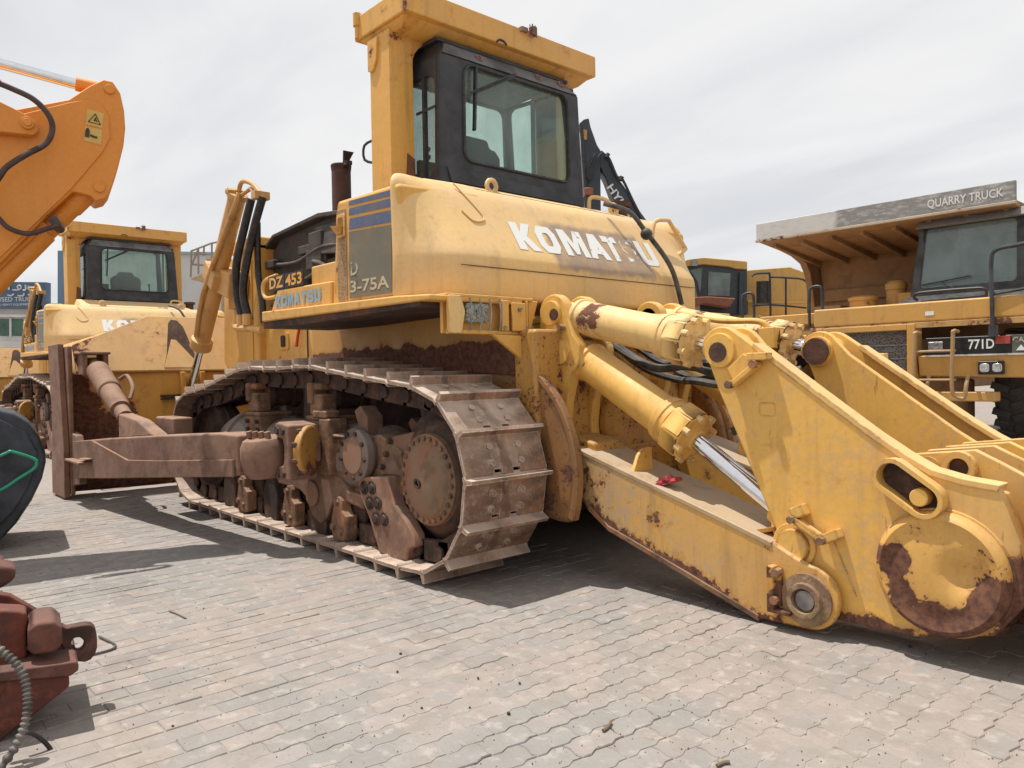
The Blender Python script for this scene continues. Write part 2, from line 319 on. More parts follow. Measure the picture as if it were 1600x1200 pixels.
GLY = {'K': [(0, 0), (.36, 0), (.36, .36), (.62, 0), (1.04, 0), (.62, .52), (1.0, 1), (.6, 1), (.36, .66), (.36, 1), (0, 1)],
 'O': [(.2, 0), (.8, 0), (1, .25), (1, .75), (.8, 1), (.5001, 1), (.5001, .76), (.62, .74), (.68, .6), (.68, .4), (.62, .26), (.38, .26), (.32, .4), (.32, .6), (.38, .74), (.4999, .76), (.4999, 1), (.2, 1), (0, .75), (0, .25)],
 'M': [(0, 0), (.26, 0), (.26, .6), (.42, .08), (.58, .08), (.74, .6), (.74, 0), (1, 0), (1, 1), (.68, 1), (.5, .5), (.32, 1), (0, 1)],
 'A': [(0, 0), (.3, 0), (.36, .2), (.64, .2), (.7, 0), (1, 0), (.68, 1), (.32, 1)],
 'T': [(.33, 0), (.67, 0), (.67, .76), (1, .76), (1, 1), (0, 1), (0, .76), (.33, .76)],
 'S': [(0, 0), (.85, 0), (1, .15), (1, .45), (.85, .6), (.34, .62), (.34, .76), (1, .76), (1, 1), (.15, 1), (0, .85), (0, .5), (.15, .38), (.66, .36), (.66, .24), (0, .24)],
 'U': [(.15, 0), (.85, 0), (1, .15), (1, 1), (.66, 1), (.66, .24), (.34, .24), (.34, 1), (0, 1), (0, .15)]}
def glyph(ch, o, u, w, width, height):
    o, u, w = V(o), V(u).normalized(), V(w).normalized(); p = GLY[ch]; mb = MB()
    mb.add([o + u * (x * width) + w * (y * height) for x, y in p], [tuple(range(len(p)))]); return mb
# ============================================================ BULLDOZER
D = thing('bulldozer', 'large yellow crawler bulldozer with rear ripper, foreground, plate DZ453', 'bulldozer', group='yellow crawler bulldozers')

# ---- tracks
SC = (0.27, 0.66); IC = (4.2, 0.62)
def track_path():
    p = [(4.2 - i * (4.2 - 0.2) / 40, 0.085) for i in range(41)]
    p += arc(SC[0], SC[1], 0.575, 263, 93, 40)
    top = [V((x, 0, z)) for x, z in ((0.24, 1.235), (0.75, 1.285), (1.25, 1.34), (1.65, 1.385), (2.2, 1.372), (2.8, 1.385), (3.3, 1.30), (3.75, 1.215), (4.15, 1.165))]
    p += [(q.x, q.z) for q in catmull(top, 8)][1:]
    p += arc(IC[0], IC[1], 0.54, 85, -84, 36)
    return p
def sample_path(p, n):
    L = [0.0]; m = len(p)
    for i in range(m): L.append(L[-1] + math.dist(p[i], p[(i + 1) % m]))
    out = []
    for k in range(n):
        for off in (0.0, 1.0):
            s_ = (k + off) / n * L[-1] % L[-1]
            j = max(i for i in range(m) if L[i] <= s_ + 1e-9); f = (s_ - L[j]) / max(1e-9, L[j + 1] - L[j]); a, b = p[j], p[(j + 1) % m]
            out.append((a[0] + (b[0] - a[0]) * f, a[1] + (b[1] - a[1]) * f))
    return [(out[2 * i], out[2 * i + 1]) for i in range(n)]
NSH = 42
LINKS = sample_path(track_path(), NSH)
HW = 0.325
def shoe_mesh():
    mb = MB(); prof = [(-0.152, -0.018), (-0.128, 0.0), (0.118, 0.0), (0.146, -0.012), (0.156, 0.002), (0.140, 0.018), (0.146, 0.078), (0.124, 0.080), (0.108, 0.028), (0.085, 0.023), (-0.120, 0.023), (-0.150, 0.006)]
    cut = [p for p in prof if p[0] > -0.125]; cut = [(-0.098, 0.0)] + [p for p in cut if p[0] > -0.11 or p[1] > 0.05][0:] ; cut = [(-0.098, 0.0), (0.118, 0.0), (0.146, -0.012), (0.156, 0.002), (0.140, 0.018), (0.146, 0.078), (0.124, 0.080), (0.108, 0.028), (0.085, 0.023), (-0.098, 0.023)]
    for a, b, pf in ((-HW, -0.105, prof), (-0.105, -0.045, cut), (-0.045, 0.045, prof), (0.045, 0.105, cut), (0.105, HW, prof)): mb.prism(pf, 'y', a, b)
    for x in (-0.06, 0.04):
        for y in (-0.115, 0.115): mb.cyl((x, y, 0.02), (x, y, 0.042), 0.022, n=6)
    return mesh_of(mb, 'track_shoe', SHO, 30)
SHOE = shoe_mesh()
def track(yc, parent):
    mb = MB()
    for (a, b) in LINKS:
        A, B = V((a[0], 0, a[1])), V((b[0], 0, b[1])); d = (B - A).normalized(); n = V((-d.z, 0, d.x))
        if n.dot((A + B) / 2 - V((2.2, 0, 0.7))) < 0: n = -n
        c = (A + B) / 2 - n * 0.085
        for y in (-0.13, 0.13):
            mb.obox(c + V((0, yc + y, 0)) + d * 0.03, (0.31, 0.05, 0.135), d, n)
            mb.cyl(A - n * 0.085 + V((0, yc + y * 1.35, 0)), A - n * 0.085 + V((0, yc + y * 0.6, 0)), 0.045, n=10)
        mb.cyl(A - n * 0.085 + V((0, yc - 0.1, 0)), A - n * 0.085 + V((0, yc + 0.1, 0)), 0.04, n=8)
    ch = part(mb, 'track_chain', BRD, parent)
    for (a, b) in LINKS:
        A, B = V((a[0], yc, a[1])), V((b[0], yc, b[1])); d = (B - A).normalized(); n = V((-d.z, 0, d.x))
        if n.dot((A + B) / 2 - V((2.2, yc, 0.7))) < 0: n = -n
        y = n.cross(d); c = (A + B) / 2
        o = bpy.data.objects.new('track_shoe', SHOE); COL.objects.link(o); o.parent = ch
        j = random.uniform(-0.006, 0.006)
        o.matrix_local = MX(((d.x, y.x, n.x, c.x), (d.y, y.y, n.y, c.y + j), (d.z, y.z, n.z, c.z), (0, 0, 0, 1)))
    return ch
track(1.28, D); track(-1.28, D)

def bolts(mb, pts, ax, r=0.022, h=0.025, n=6):
    a = V(ax).normalized()
    for p in pts: mb.cyl(V(p) - a * 0.01, V(p) + a * h, r, n=n)
def ring_pts(c, ax, r, n, ph=0.0):
    a = V(ax).normalized(); u = a.orthogonal().normalized(); w = a.cross(u); c = V(c)
    return [c + (u * math.cos(2 * math.pi * i / n + ph) + w * math.sin(2 * math.pi * i / n + ph)) * r for i in range(n)]
LEFT = []
def lp(mb, name, mat, bevel=0.0, sub=None, **k):
    o = part(mb, name, mat, D if sub is None else sub, bevel, **k)
    if sub is None: LEFT.append(o)
    return o
# sprocket
mb = MB(); NT = 17; poly = []
for i in range(NT):
    a = 2 * math.pi * i / NT
    for da, r in ((-0.10, 0.44), (-0.055, 0.51), (0.055, 0.51), (0.10, 0.44)):
        poly.append((SC[0] + r * math.cos(a + da), SC[1] + r * math.sin(a + da)))
mb.prism(poly, 'y', 1.23, 1.33); lp(mb, 'sprocket', BRD, 0.008)
HUBM = dirty('final_drive_cover', (0.30, 0.14, 0.085), (0.21, 0.135, 0.085), (0.26, 0.115, 0.065), dust=0.35, scale=3, dcol=(0.30, 0.21, 0.13), bump=0.15, grease=0.3, rusty=0.6)
mb = MB(); mb.lathe([(0.0, 0.44), (0.28, 0.44), (0.34, 0.42), (0.43, 0.335), (0.44, 0.30)], (SC[0], 0.98, 0.64), (0, 1, 0), 40)
hub = lp(mb, 'final_drive_case', BRD, 0.006)
mb = MB(); mb.lathe([(0.0, 0.30), (0.035, 0.295), (0.045, 0.235), (0.055, 0.225), (0.085, 0.10), (0.09, 0.0)], (SC[0], 1.42, 0.64), (0, 1, 0), 40)
cov = lp(mb, 'final_drive_cover', HUBM, 0, hub)
mb = MB(); bolts(mb, ring_pts((SC[0], 1.455, 0.64), (0, 1, 0), 0.266, 26), (0, 1, 0), 0.017, 0.02); lp(mb, 'cover_bolts', BR, 0, hub)
mb = MB(); mb.lathe([(0, 0.035), (0.012, 0.035), (0.012, 0.02), (0.0, 0.018)], (SC[0] + 0.03, 1.508, 0.62), (0, 1, 0), 14); lp(mb, 'drain_plug', BRD, 0, hub)
# track frame: long cylinder with dome, front yoke, idler
FRM = dirty('track_frame_grey', (0.23, 0.18, 0.15), (0.17, 0.12, 0.10), (0.13, 0.08, 0.065), dust=0.6, dcol=(0.34, 0.29, 0.25), scale=3)
mb = MB(); mb.lathe([(0, 0.20), (0.02, 0.27), (1.7, 0.27), (1.72, 0.30), (2.35, 0.30), (2.36, 0.325), (2.44, 0.325), (2.45, 0.29), (2.66, 0.27), (2.78, 0.20), (2.84, 0.10), (2.85, 0.0)], (1.0, 1.24, 0.68), (1, 0, 0), 28)
lp(mb, 'recoil_cylinder', FRM, 0.0)
mb = MB(); mb.box((0.75, 1.05, 0.42), (3.9, 1.43, 0.66)); mb.prism([(0.62, 0.4), (1.3, 0.4), (1.3, 0.84), (0.9, 0.9), (0.62, 0.8)], 'y', 1.06, 1.42); mb.box((3.6, 1.02, 0.5), (4.3, 1.09, 0.74)); mb.box((3.6, 1.41, 0.5), (4.3, 1.48, 0.74))
lp(mb, 'track_frame', BR, 0.02)
mb = MB(); mb.lathe([(-0.10, 0.40), (-0.10, 0.44), (-0.05, 0.455), (-0.04, 0.475), (0.04, 0.475), (0.05, 0.455), (0.10, 0.44), (0.10, 0.40), (0.05, 0.36), (0.06, 0.16), (0.13, 0.15), (0.13, 0.0)], (IC[0], 1.28, IC[1]), (0, 1, 0), 36)
lp(mb, 'idler_wheel', BRD, 0.0)
for x in (0.86, 1.3, 1.74, 2.18, 2.62, 3.06, 3.5):
    mb = MB(); mb.lathe([(-0.15, 0.07), (-0.14, 0.11), (-0.13, 0.185), (-0.11, 0.19), (-0.10, 0.15), (0.10, 0.15), (0.11, 0.19), (0.13, 0.185), (0.14, 0.11), (0.15, 0.07)], (x, 1.28, 0.30), (0, 1, 0), 20)
    lp(mb, 'track_roller', BRD)
def pr(poly, y0, y1, name, mat=BR, bevel=0.012, sub=None):
    mb = MB(); mb.prism(poly, 'y', y0, y1); return lp(mb, name, mat, bevel, sub)
cap = [(-0.065, 0.10), (0.095, 0.10), (0.13, 0.20), (0.085, 0.33), (0.055, 0.40), (0.03, 0.43), (-0.01, 0.43), (-0.04, 0.40), (-0.05, 0.33), (-0.09, 0.30), (-0.13, 0.30), (-0.12, 0.12)]
for x in (1.30, 2.12, 3.06):
    o = pr([(x + a, b) for a, b in cap], 1.44, 1.53, 'roller_bracket', BR, 0.014)
    mb = MB(); bolts(mb, [(x + 0.015, 1.53, 0.385), (x - 0.03, 1.53, 0.17), (x + 0.075, 1.53, 0.20)], (0, 1, 0), 0.026, 0.02); lp(mb, 'bracket_bolts', BRL, 0, o)
for x in (1.74, 2.6, 3.5):
    pr([(x - 0.12, 0.08), (x + 0.12, 0.08), (x + 0.15, 0.3), (x + 0.07, 0.44), (x - 0.07, 0.44), (x - 0.15, 0.3)], 1.40, 1.47, 'roller_bracket', BRD, 0.012)
# rear guard with three bolt pairs
g = [(1.06, 0.59), (0.68, 0.63), (0.60, 0.44), (0.47, 0.36), (0.38, 0.27), (0.36, 0.2), (0.44, 0.17), (0.46, 0.09), (0.58, 0.07), (0.80, 0.09), (0.87, 0.22), (0.92, 0.31), (1.04, 0.46)]
o = pr(g, 1.40, 1.50, 'roller_guard', dirty('roller_guard_paint', (0.27, 0.14, 0.09), (0.20, 0.10, 0.065), (0.33, 0.22, 0.155), dust=0.35, scale=4, bump=0.2, grease=0.3), 0.014)
mb = MB()
for x, z in ((0.92, 0.53), (0.85, 0.43), (0.77, 0.33)):
    for dx in (-0.052, 0.052):
        mb.lathe([(0, 0.05), (0.010, 0.05), (0.010, 0.036), (0.004, 0.034), (0.018, 0.026), (0.02, 0.0)], (x + dx, 1.498, z - dx * 0.1), (0, 1, 0), 14)
lp(mb, 'guard_bolts', BRD, 0, o)
lk = [(2.0, 0.55), (1.78, 0.60), (1.50, 0.60), (1.36, 0.585), (1.22, 0.47), (1.02, 0.46), (1.02, 0.36), (1.28, 0.39), (1.46, 0.355), (1.54, 0.24), (1.66, 0.17), (1.80, 0.22), (1.90, 0.36), (2.0, 0.40), (2.4, 0.42), (2.4, 0.52)]
o = pr(lk, 1.40, 1.49, 'equalizer_link', BRL, 0.016)
pr(arc(1.76, 0.40, 0.10, 60, 330, 12), 1.49, 1.515, 'link_cover', HUBM, 0.01, o)
# pivot flange with bolts
mb = MB(); mb.lathe([(0, 0.185), (0.26, 0.165), (0.27, 0.195), (0.325, 0.195), (0.335, 0.18), (0.335, 0.0)], (1.10, 1.18, 0.745), (0, 1, 0), 36); o = lp(mb, 'pivot_housing', FRM, 0.004)
mb = MB(); mb.lathe([(0, 0.135), (0.012, 0.13), (0.012, 0)], (1.10, 1.512, 0.745), (0, 1, 0), 30); lp(mb, 'pivot_cover', HUBM, 0, o)
mb = MB(); bolts(mb, ring_pts((1.10, 1.515, 0.745), (0, 1, 0), 0.162, 9, 0.3), (0, 1, 0), 0.018, 0.016); lp(mb, 'pivot_bolts', BRD, 0, o)
mb = MB(); mb.hexa([(0.60, 1.28, 0.63), (0.84, 1.30, 0.62), (0.84, 1.46, 0.62), (0.60, 1.42, 0.63), (0.55, 1.22, 0.95), (0.74, 1.24, 0.90), (0.74, 1.42, 0.89), (0.55, 1.36, 0.93)]); o = lp(mb, 'frame_bracket', BRL, 0.015)
mb = MB(); bolts(mb, [(0.80, 1.46, 0.68), (0.77, 1.44, 0.77), (0.74, 1.43, 0.86)], (0.1, 1, 0.2), 0.022, 0.02); lp(mb, 'bracket_bolts', BRD, 0, o)
pr([(1.02, 0.88), (1.14, 0.94), (1.20, 1.06), (1.12, 1.10), (1.02, 1.02)], 1.30, 1.44, 'frame_lug', BRL, 0.012)
# carrier roller pedestals
for x in (1.68, 2.86):
    mb = MB(); mb.box((x - 0.16, 1.22, 0.82), (x + 0.13, 1.50, 0.98)); mb.box((x - 0.17, 1.20, 0.975), (x + 0.15, 1.51, 1.01)); o = lp(mb, 'roller_pedestal', BR, 0.012)
    mb = MB(); mb.box((x - 0.10, 1.36, 1.01), (x + 0.10, 1.50, 1.18)); mb.box((x + 0.02, 1.34, 1.10), (x + 0.11, 1.52, 1.27)); mb.box((x - 0.08, 1.36, 1.21), (x + 0.09, 1.50, 1.265)); lp(mb, 'roller_support', BR, 0.02, o)
    mb = MB(); mb.lathe([(0, 0.10), (0.02, 0.12), (0.08, 0.12), (0.09, 0.10), (0.26, 0.10), (0.27, 0.12), (0.32, 0.12), (0.33, 0.1)], (x, 1.06, 1.155), (0, 1, 0), 20); lp(mb, 'carrier_roller', BRD, 0, o)
    mb = MB(); bolts(mb, [(x - 0.12, 1.51, 0.93), (x + 0.08, 1.51, 0.93), (x - 0.12, 1.51, 0.86), (x + 0.08, 1.51, 0.86)], (0, 1, 0), 0.02, 0.02); lp(mb, 'pedestal_bolts', BRD, 0, o)
mb = MB(); mb.box((1.36, 1.40, 0.58), (1.52, 1.56, 1.0)); mb.box((1.40, 1.44, 1.0), (1.62, 1.56, 1.06)); lp(mb, 'frame_post', BR, 0.015)
mb = MB(); mb.box((1.2, 1.36, 0.56), (1.42, 1.50, 0.86)); mb.box((1.18, 1.36, 0.86), (1.44, 1.54, 0.89)); lp(mb, 'frame_post', BR, 0.015)

# ---- push arm with trunnion
mb = MB(); mb.lathe([(-0.165, 0.06), (-0.15, 0.13), (-0.10, 0.165), (0.0, 0.18), (0.09, 0.17), (0.135, 0.145), (0.15, 0.11), (0.13, 0.085), (0.11, 0.05), (0.11, 0)], (1.80, 1.86, 0.72), (0, 0.12, 1), 28); mb.cyl((1.8, 1.45, 0.725), (1.8, 1.8, 0.725), 0.11); o = lp(mb, 'trunnion_ball', BRL, 0)
mb = MB(); bolts(mb, [(1.76 + 0.06 * i, 1.90 + 0.02 * i, 0.872) for i in range(-1, 3)], (0, 0.2, 1), 0.025, 0.04); lp(mb, 'ball_bolts', BRL, 0, o)
mb = MB(); mb.prism([(1.46, 0.56), (1.66, 0.545)] + arc(1.655, 0.60, 0.055, -80, 100, 6) + [(1.57, 0.665), (1.55, 0.72), (1.55, 0.80), (1.57, 0.855), (1.64, 0.865)] + arc(1.645, 0.925, 0.058, -70, 90, 6) + [(1.46, 0.965)], 'y', 1.60, 1.83); mb.box((1.44, 1.58, 0.68), (1.60, 1.70, 0.85)); o = lp(mb, 'trunnion_cap', BRL, 0.018)
mb = MB(); bolts(mb, [(1.63, 1.83, 0.925), (1.55, 1.83, 0.92), (1.63, 1.83, 0.60), (1.55, 1.83, 0.605)], (0, 1, 0), 0.032, 0.02); lp(mb, 'cap_bolts', BRD, 0, o)
mb = MB(); mb.lathe([(-0.04, 0.14), (0.0, 0.15), (0.0, 0.185), (0.035, 0.185), (0.045, 0.17), (0.045, 0)], (1.44, 1.70, 0.775), (-0.8, -0.6, 0), 32); lp(mb, 'trunnion_disc', paint('yellow_disc', (0.50, 0.26, 0.045), (0.30, 0.16, 0.05), rust=0.66, grain=5, low=(0.55, 0.75, 0.1)), 0.008, o)
mb = MB(); bolts(mb, ring_pts(V((1.44, 1.70, 0.775)), (-0.8, -0.6, 0), 0.172, 9), (0.8, 0.6, 0), 0.02, 0.03); lp(mb, 'disc_bolts', BRD, 0, o)
A0, A1 = V((1.95, 2.0, 0.725)), V((5.62, 2.22, 0.455))
mb = MB(); ya = lambda x: 1.92 + (x - 1.95) / 3.67 * 0.30
def armsec(x, zb, zt, w=0.11): y = ya(x); return [(x, y - w, zb), (x, y + w, zb), (x, y + w, zt), (x, y - w, zt)]
mb.loft([armsec(1.92, 0.575, 0.885, 0.10), armsec(2.2, 0.55, 0.89), armsec(3.4, 0.445, 0.82), armsec(4.6, 0.335, 0.74), armsec(5.60, 0.255, 0.66)])
o = lp(mb, 'push_arm', BRL, 0.02)
mb = MB(); ys = lambda x: ya(x) + 0.108
mb.add([], [])
low = [(1.96, 0.568, 0.70), (3.35, 0.45, 0.60), (4.05, 0.39, 0.56), (5.0, 0.31, 0.70), (5.58, 0.262, 0.66)]
rings = [[(x, ys(x), zb), (x, ys(x) + 0.022, zb), (x, ys(x) + 0.022, zt), (x, ys(x), zt)] for x, zb, zt in low]
mb.loft(rings); lp(mb, 'wear_plate', BRL, 0.006, o)
mb = MB(); mb.box((5.0, ys(5.0) + 0.02, 0.455), (5.62, ys(5.3) + 0.12, 0.48)); mb.box((4.98, ys(5.0) + 0.02, 0.50), (5.15, ys(5.1) + 0.10, 0.515)); mb.box((5.02, ys(5.0) + 0.02, 0.48), (5.06, ys(5) + 0.08, 0.51)); lp(mb, 'arm_bracket', BRL, 0.008, o)
mb = MB(); mb.hexa([(3.62, 1.96, 0.80), (4.55, 2.0, 0.73), (4.55, 2.16, 0.73), (3.62, 2.10, 0.80), (4.15, 1.97, 0.93), (4.58, 2.0, 0.98), (4.58, 2.15, 0.98), (4.15, 2.10, 0.93)])
lp(mb, 'brace_pedestal', BRL, 0.02, o)
mb = MB(); mb.box((3.7, 1.72, 0.74), (4.25, 1.90, 0.95)); lp(mb, 'brace_clevis', BRL, 0.02, o)
mb = MB(); mb.lathe([(0, 0.06), (0.14, 0.06), (0.16, 0.115), (0.62, 0.115), (0.64, 0.10), (1.02, 0.10), (1.03, 0.075), (1.18, 0.075)], (5.66, 2.10, 1.50), V((4.55, 2.07, 0.90)) - V((5.66, 2.10, 1.50)), 22); o2 = lp(mb, 'tilt_brace', BRL, 0)
mb = MB(); mb.tube([(5.0, 2.02, 1.32), (4.98, 1.95, 1.36), (4.78, 1.95, 1.24), (4.70, 2.0, 1.12)], 0.02, 8, 4); lp(mb, 'brace_pipe', BRL, 0, o2)
mb = MB(); mb.box((5.58, 1.97, 1.38), (5.9, 2.02, 1.62)); mb.box((5.58, 2.18, 1.38), (5.9, 2.23, 1.62)); mb.box((5.56, 1.95, 1.60), (5.9, 2.25, 1.63)); lp(mb, 'brace_mount', BRL, 0.01)
for o in list(LEFT):
    if o.parent is D: flip(o)

# ---- blade
BLY = paint('blade_back_paint', (0.64, 0.33, 0.055), (0.56, 0.28, 0.05), rust=0.3, dust=0.3, low=(0.1, 0.75, 0.16), grain=5, blobs=((2.25, 1.15, 0.42, 0.2, 1), (2.0, 0.5, 0.75, 0.24, 1), (1.6, 0.3, 0.5, 0.12, 1)))
BLT = paint('blade_lit_paint', (0.62, 0.38, 0.14), (0.56, 0.33, 0.13), rust=0.30, dust=0.5, grain=8, blobs=((2.2, 1.6, 0.55, 0.14, 1),))  # paler blade paint; sunlight on the upper slope is put into the colour
mb = MB(); rings = []
for y, zt, xo in ((2.33, 1.70, 0.16), (1.75, 1.70 + 0.21, 0.06), (1.36, 2.08, 0.0), (-1.36, 2.08, 0.0), (-1.75, 1.91, 0.06), (-2.33, 1.70, 0.16)):
    dx = 0
    rings.append([(5.98 + xo, y, 0.06), (6.10 + xo, y, 0.03), (6.02 + xo, y, 0.7), (6.10 + xo, y, 1.3), (6.30 + xo, y, zt), (6.22 + xo, y, zt), (5.86 + xo, y, 1.42), (5.84 + xo, y, 1.36), (5.86 + xo, y, 0.5)])
mb.loft(rings); bl = part(mb, 'blade', [BLY], D, 0.015)
for ry in (2.33, -2.33):
    s_ = 1 if ry > 0 else -1
    mb = MB(); mb.prism([(5.82, 0.02), (6.42, 0.02), (6.42, 0.4), (6.34, 0.9), (6.46, 1.73), (5.96, 1.73), (5.90, 1.2), (5.80, 0.6)], 'y', *sorted((ry, ry + s_ * 0.06))); part(mb, 'end_plate', BRL, bl, 0.01)
    mb = MB(); mb.box((5.80, min(ry - s_ * 0.05, ry - s_ * 0.002), 0.05), (5.99, max(ry - s_ * 0.05, ry - s_ * 0.002), 1.70)); part(mb, 'end_rib', BRL, bl, 0.015)
    mb = MB(); mb.prism([(5.50, 0.2), (5.9, 0.14), (5.9, 0.75), (5.62, 0.72), (5.50, 0.55)], 'y', *sorted((ry - s_ * 0.02, ry - s_ * 0.10))); part(mb, 'arm_lug', BRL, bl, 0.015)
# upper back plates (lit, sloping) each side, with the pocket's shade as a dark plate over the lift point
top = [[(5.835, 2.24, 1.40), (6.02, 2.24, 1.70), (5.98, 2.24, 1.72), (5.80, 2.24, 1.42)], [(5.825, 1.38, 1.40), (6.19, 1.38, 2.07), (6.15, 1.38, 2.09), (5.79, 1.38, 1.42)], [(5.825, -1.38, 1.40), (6.19, -1.38, 2.07), (6.15, -1.38, 2.09), (5.79, -1.38, 1.42)], [(5.835, -2.24, 1.40), (6.02, -2.24, 1.70), (5.98, -2.24, 1.72), (5.80, -2.24, 1.42)]]
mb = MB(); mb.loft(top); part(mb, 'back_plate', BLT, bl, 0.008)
mb = MB(); mb.box((5.78, -2.2, 1.10), (5.845, 1.35, 1.13)); mb.box((5.775, -2.2, 1.07), (5.84, 1.35, 1.085)); part(mb, 'back_seam', BRD, bl)
for s_ in (1, -1):
    bx = lambda z, o=0.0: 5.79 + (z - 1.42) * 0.537 - o
    tri = [(1.31, 1.46), (1.255, 1.60), (1.16, 2.0), (1.12, 2.05), (1.05, 2.04), (0.99, 1.96), (0.905, 1.55), (0.90, 1.46)]
    mb = MB(); n_ = len(tri); mb.add([(bx(z, 0.004), s_ * y, z) for y, z in tri] + [(bx(z) + 0.10, s_ * y, z) for y, z in tri], [tuple(range(n_)), tuple(range(2 * n_ - 1, n_ - 1, -1))] + [(i, (i + 1) % n_, n_ + (i + 1) % n_, n_ + i) for i in range(n_)]); part(mb, 'pocket_shade', BRD, bl)  # solid dark plate; the open pocket's shade is only its colour
    ti = [(1.31, 1.455), (1.235, 1.63), (1.165, 1.80), (1.11, 1.79), (0.92, 1.52), (0.90, 1.455)]
    mb = MB(); n_ = len(ti); mb.add([(bx(z, 0.012), s_ * y, z) for y, z in ti] + [(bx(z) + 0.02, s_ * y, z) for y, z in ti], [tuple(range(n_)), tuple(range(2 * n_ - 1, n_ - 1, -1))] + [(i, (i + 1) % n_, n_ + (i + 1) % n_, n_ + i) for i in range(n_)]); part(mb, 'pocket_plate', BLT, bl)
    for k in (-0.14, 0.09): mb = MB(); mb.box((5.72, s_ * 1.0 + k, 1.05), (5.9, s_ * 1.0 + k + 0.05, 1.40)); part(mb, 'lift_lug', BLY, bl, 0.01)

# ---- lift cylinders
for s_ in (1, -1):
    a, b = V((4.27, s_ * 1.0, 3.28)), V((5.47, s_ * 1.0, 1.68)); d = (b - a).normalized(); L = (b - a).length
    mb = MB(); mb.lathe([(0, 0.08), (0.0, 0.105), (0.06, 0.105), (0.07, 0.092), (L - 0.13, 0.092), (L - 0.12, 0.125), (L, 0.125), (L, 0.05)], a, d, 24); hc = part(mb, 'lift_cylinder', YL, D, 0.004)
    mb = MB(); mb.cyl(b, (5.86, s_ * 1.0, 1.16), 0.045, n=16); part(mb, 'piston_rod', CHR, hc)
    mb = MB(); mb.obox(a + d * 1.02, (0.2, 0.34, 0.24), d, (0, 1, 0)); mb.cyl(a + d * 1.02 + V((0, -s_ * 0.35, 0)), a + d * 1.02 + V((0, 0.02 * s_, 0)), 0.11); mb.obox(V((4.66, s_ * 0.92, 2.36)), (0.34, 0.24, 0.28), (1, 0, 0.3)); part(mb, 'trunnion_yoke', YL, hc, 0.02)
    mb = MB(); mb.tube([a + V((-0.02, 0, 0.02)), a + V((-0.12, 0, 0.10)), a + V((-0.36, 0, 0.03)), a + V((-0.55, 0, -0.10)), a + V((-0.60, 0, -0.16))], 0.025, 8, 5)
    mb.tube([a + d * 0.05 + V((-0.10, 0, 0)), a + V((-0.26, 0, -0.02)), a + V((-0.34, 0, -0.02)), a + V((-0.48, 0, -0.14))], 0.022, 8, 5)
    mb.tube([a + d * 0.05 + V((-0.12, s_ * 0.03, 0.02)), a + d * 0.2 + V((-0.16, s_ * 0.06, 0)), a + d * 0.7 + V((-0.10, s_ * 0.10, 0)), a + d * 1.3 + V((0.0, s_ * 0.12, 0)), a + d * 1.85 + V((-0.05, s_ * 0.10, 0))], 0.028, 8, 5)
    for k in range(4): mb.obox(a + d * 0.03 + V((-0.02 + 0.02 * k, s_ * 0.06 * (k % 2), 0.04)), (0.05, 0.10, 0.05), d)
    mb.obox(a + V((-0.56, 0, -0.13)), (0.10, 0.16, 0.08)); part(mb, 'cylinder_piping', YL, hc, 0.006)
    mb = MB()
    for j, off in enumerate((0.0, 0.16)):
        mb.tube([(3.66 + off, s_ * (1.0 + 0.05 * j), 3.13), (3.78 + off, s_ * (1.04 + 0.04 * j), 2.85), (3.95 + off, s_ * (1.06 + 0.04 * j), 2.5), (4.10 + off, s_ * 1.04, 2.2), (4.06 + off, s_ * 1.0, 1.92)], 0.042, 10, 6)
    mb.tube([(3.80, s_ * 1.0, 2.9), (3.90, s_ * 0.96, 2.4), (3.84, s_ * 0.95, 2.1), (3.86, s_ * 0.93, 1.88)], 0.035, 8, 6)
    part(mb, 'hydraulic_hose', RUB, hc)
    mb = MB(); mb.tube([(4.34, s_ * 1.04, 1.92), (4.30, s_ * 1.04, 1.85), (4.06, s_ * 1.02, 1.83), (3.80, s_ * 0.98, 1.80)], 0.035, 8, 4)
    for x in (4.06, 4.22): mb.cyl((x, s_ * 1.02, 1.86), (x, s_ * 1.02, 1.98), 0.05, n=10)
    part(mb, 'hose_manifold', YL, hc)
# ---- main frame, engine bay, grille housing
mb = MB(); mb.box((0.0, -0.80, 0.55), (4.6, 0.80, 1.36)); part(mb, 'main_frame', BRD, D, 0.03)
mb = MB(); mb.box((2.9, -0.72, 1.36), (5.0, 0.72, 1.88)); eb = part(mb, 'engine_frame', YP, D, 0.02)
mb = MB(); mb.box((3.30, 0.715, 1.50), (3.315, 0.728, 1.86)); part(mb, 'panel_seam', BRD, eb); mb = MB(); mb.prism(rrect(3.72, 1.60, 3.95, 1.78, 0.02), 'y', 0.72, 0.735); part(mb, 'access_panel', YP, eb, 0.004)
mb = MB(); mb.prism(rrect(3.78, 1.63, 3.88, 1.75, 0.015), 'y', 0.735, 0.742); part(mb, 'panel_latch', BRD, eb)
mb = MB(); mb.tube([(3.42, 0.74, 1.84), (3.47, 0.745, 1.74), (3.50, 0.75, 1.62)], 0.016, 6, 4); part(mb, 'red_tape', plain('red_plastic', (0.5, 0.03, 0.02), 0.4), eb)
mb = MB(); mb.prism([(2.4, 1.88), (4.3, 1.88), (4.3, 2.70), (4.1, 2.82), (3.1, 2.88), (2.4, 2.84)], 'y', -0.62, 0.62); hd = part(mb, 'engine_hood', DKG, D, 0.04)
mb = MB(); rng = random.Random(4)
for i in range(14):
    x = rng.uniform(2.5, 4.2); z = rng.uniform(2.0, 2.6); mb.box((x, 0.60, z), (x + rng.uniform(0.08, 0.4), 0.66 + rng.uniform(0, 0.06), z + rng.uniform(0.05, 0.22)))
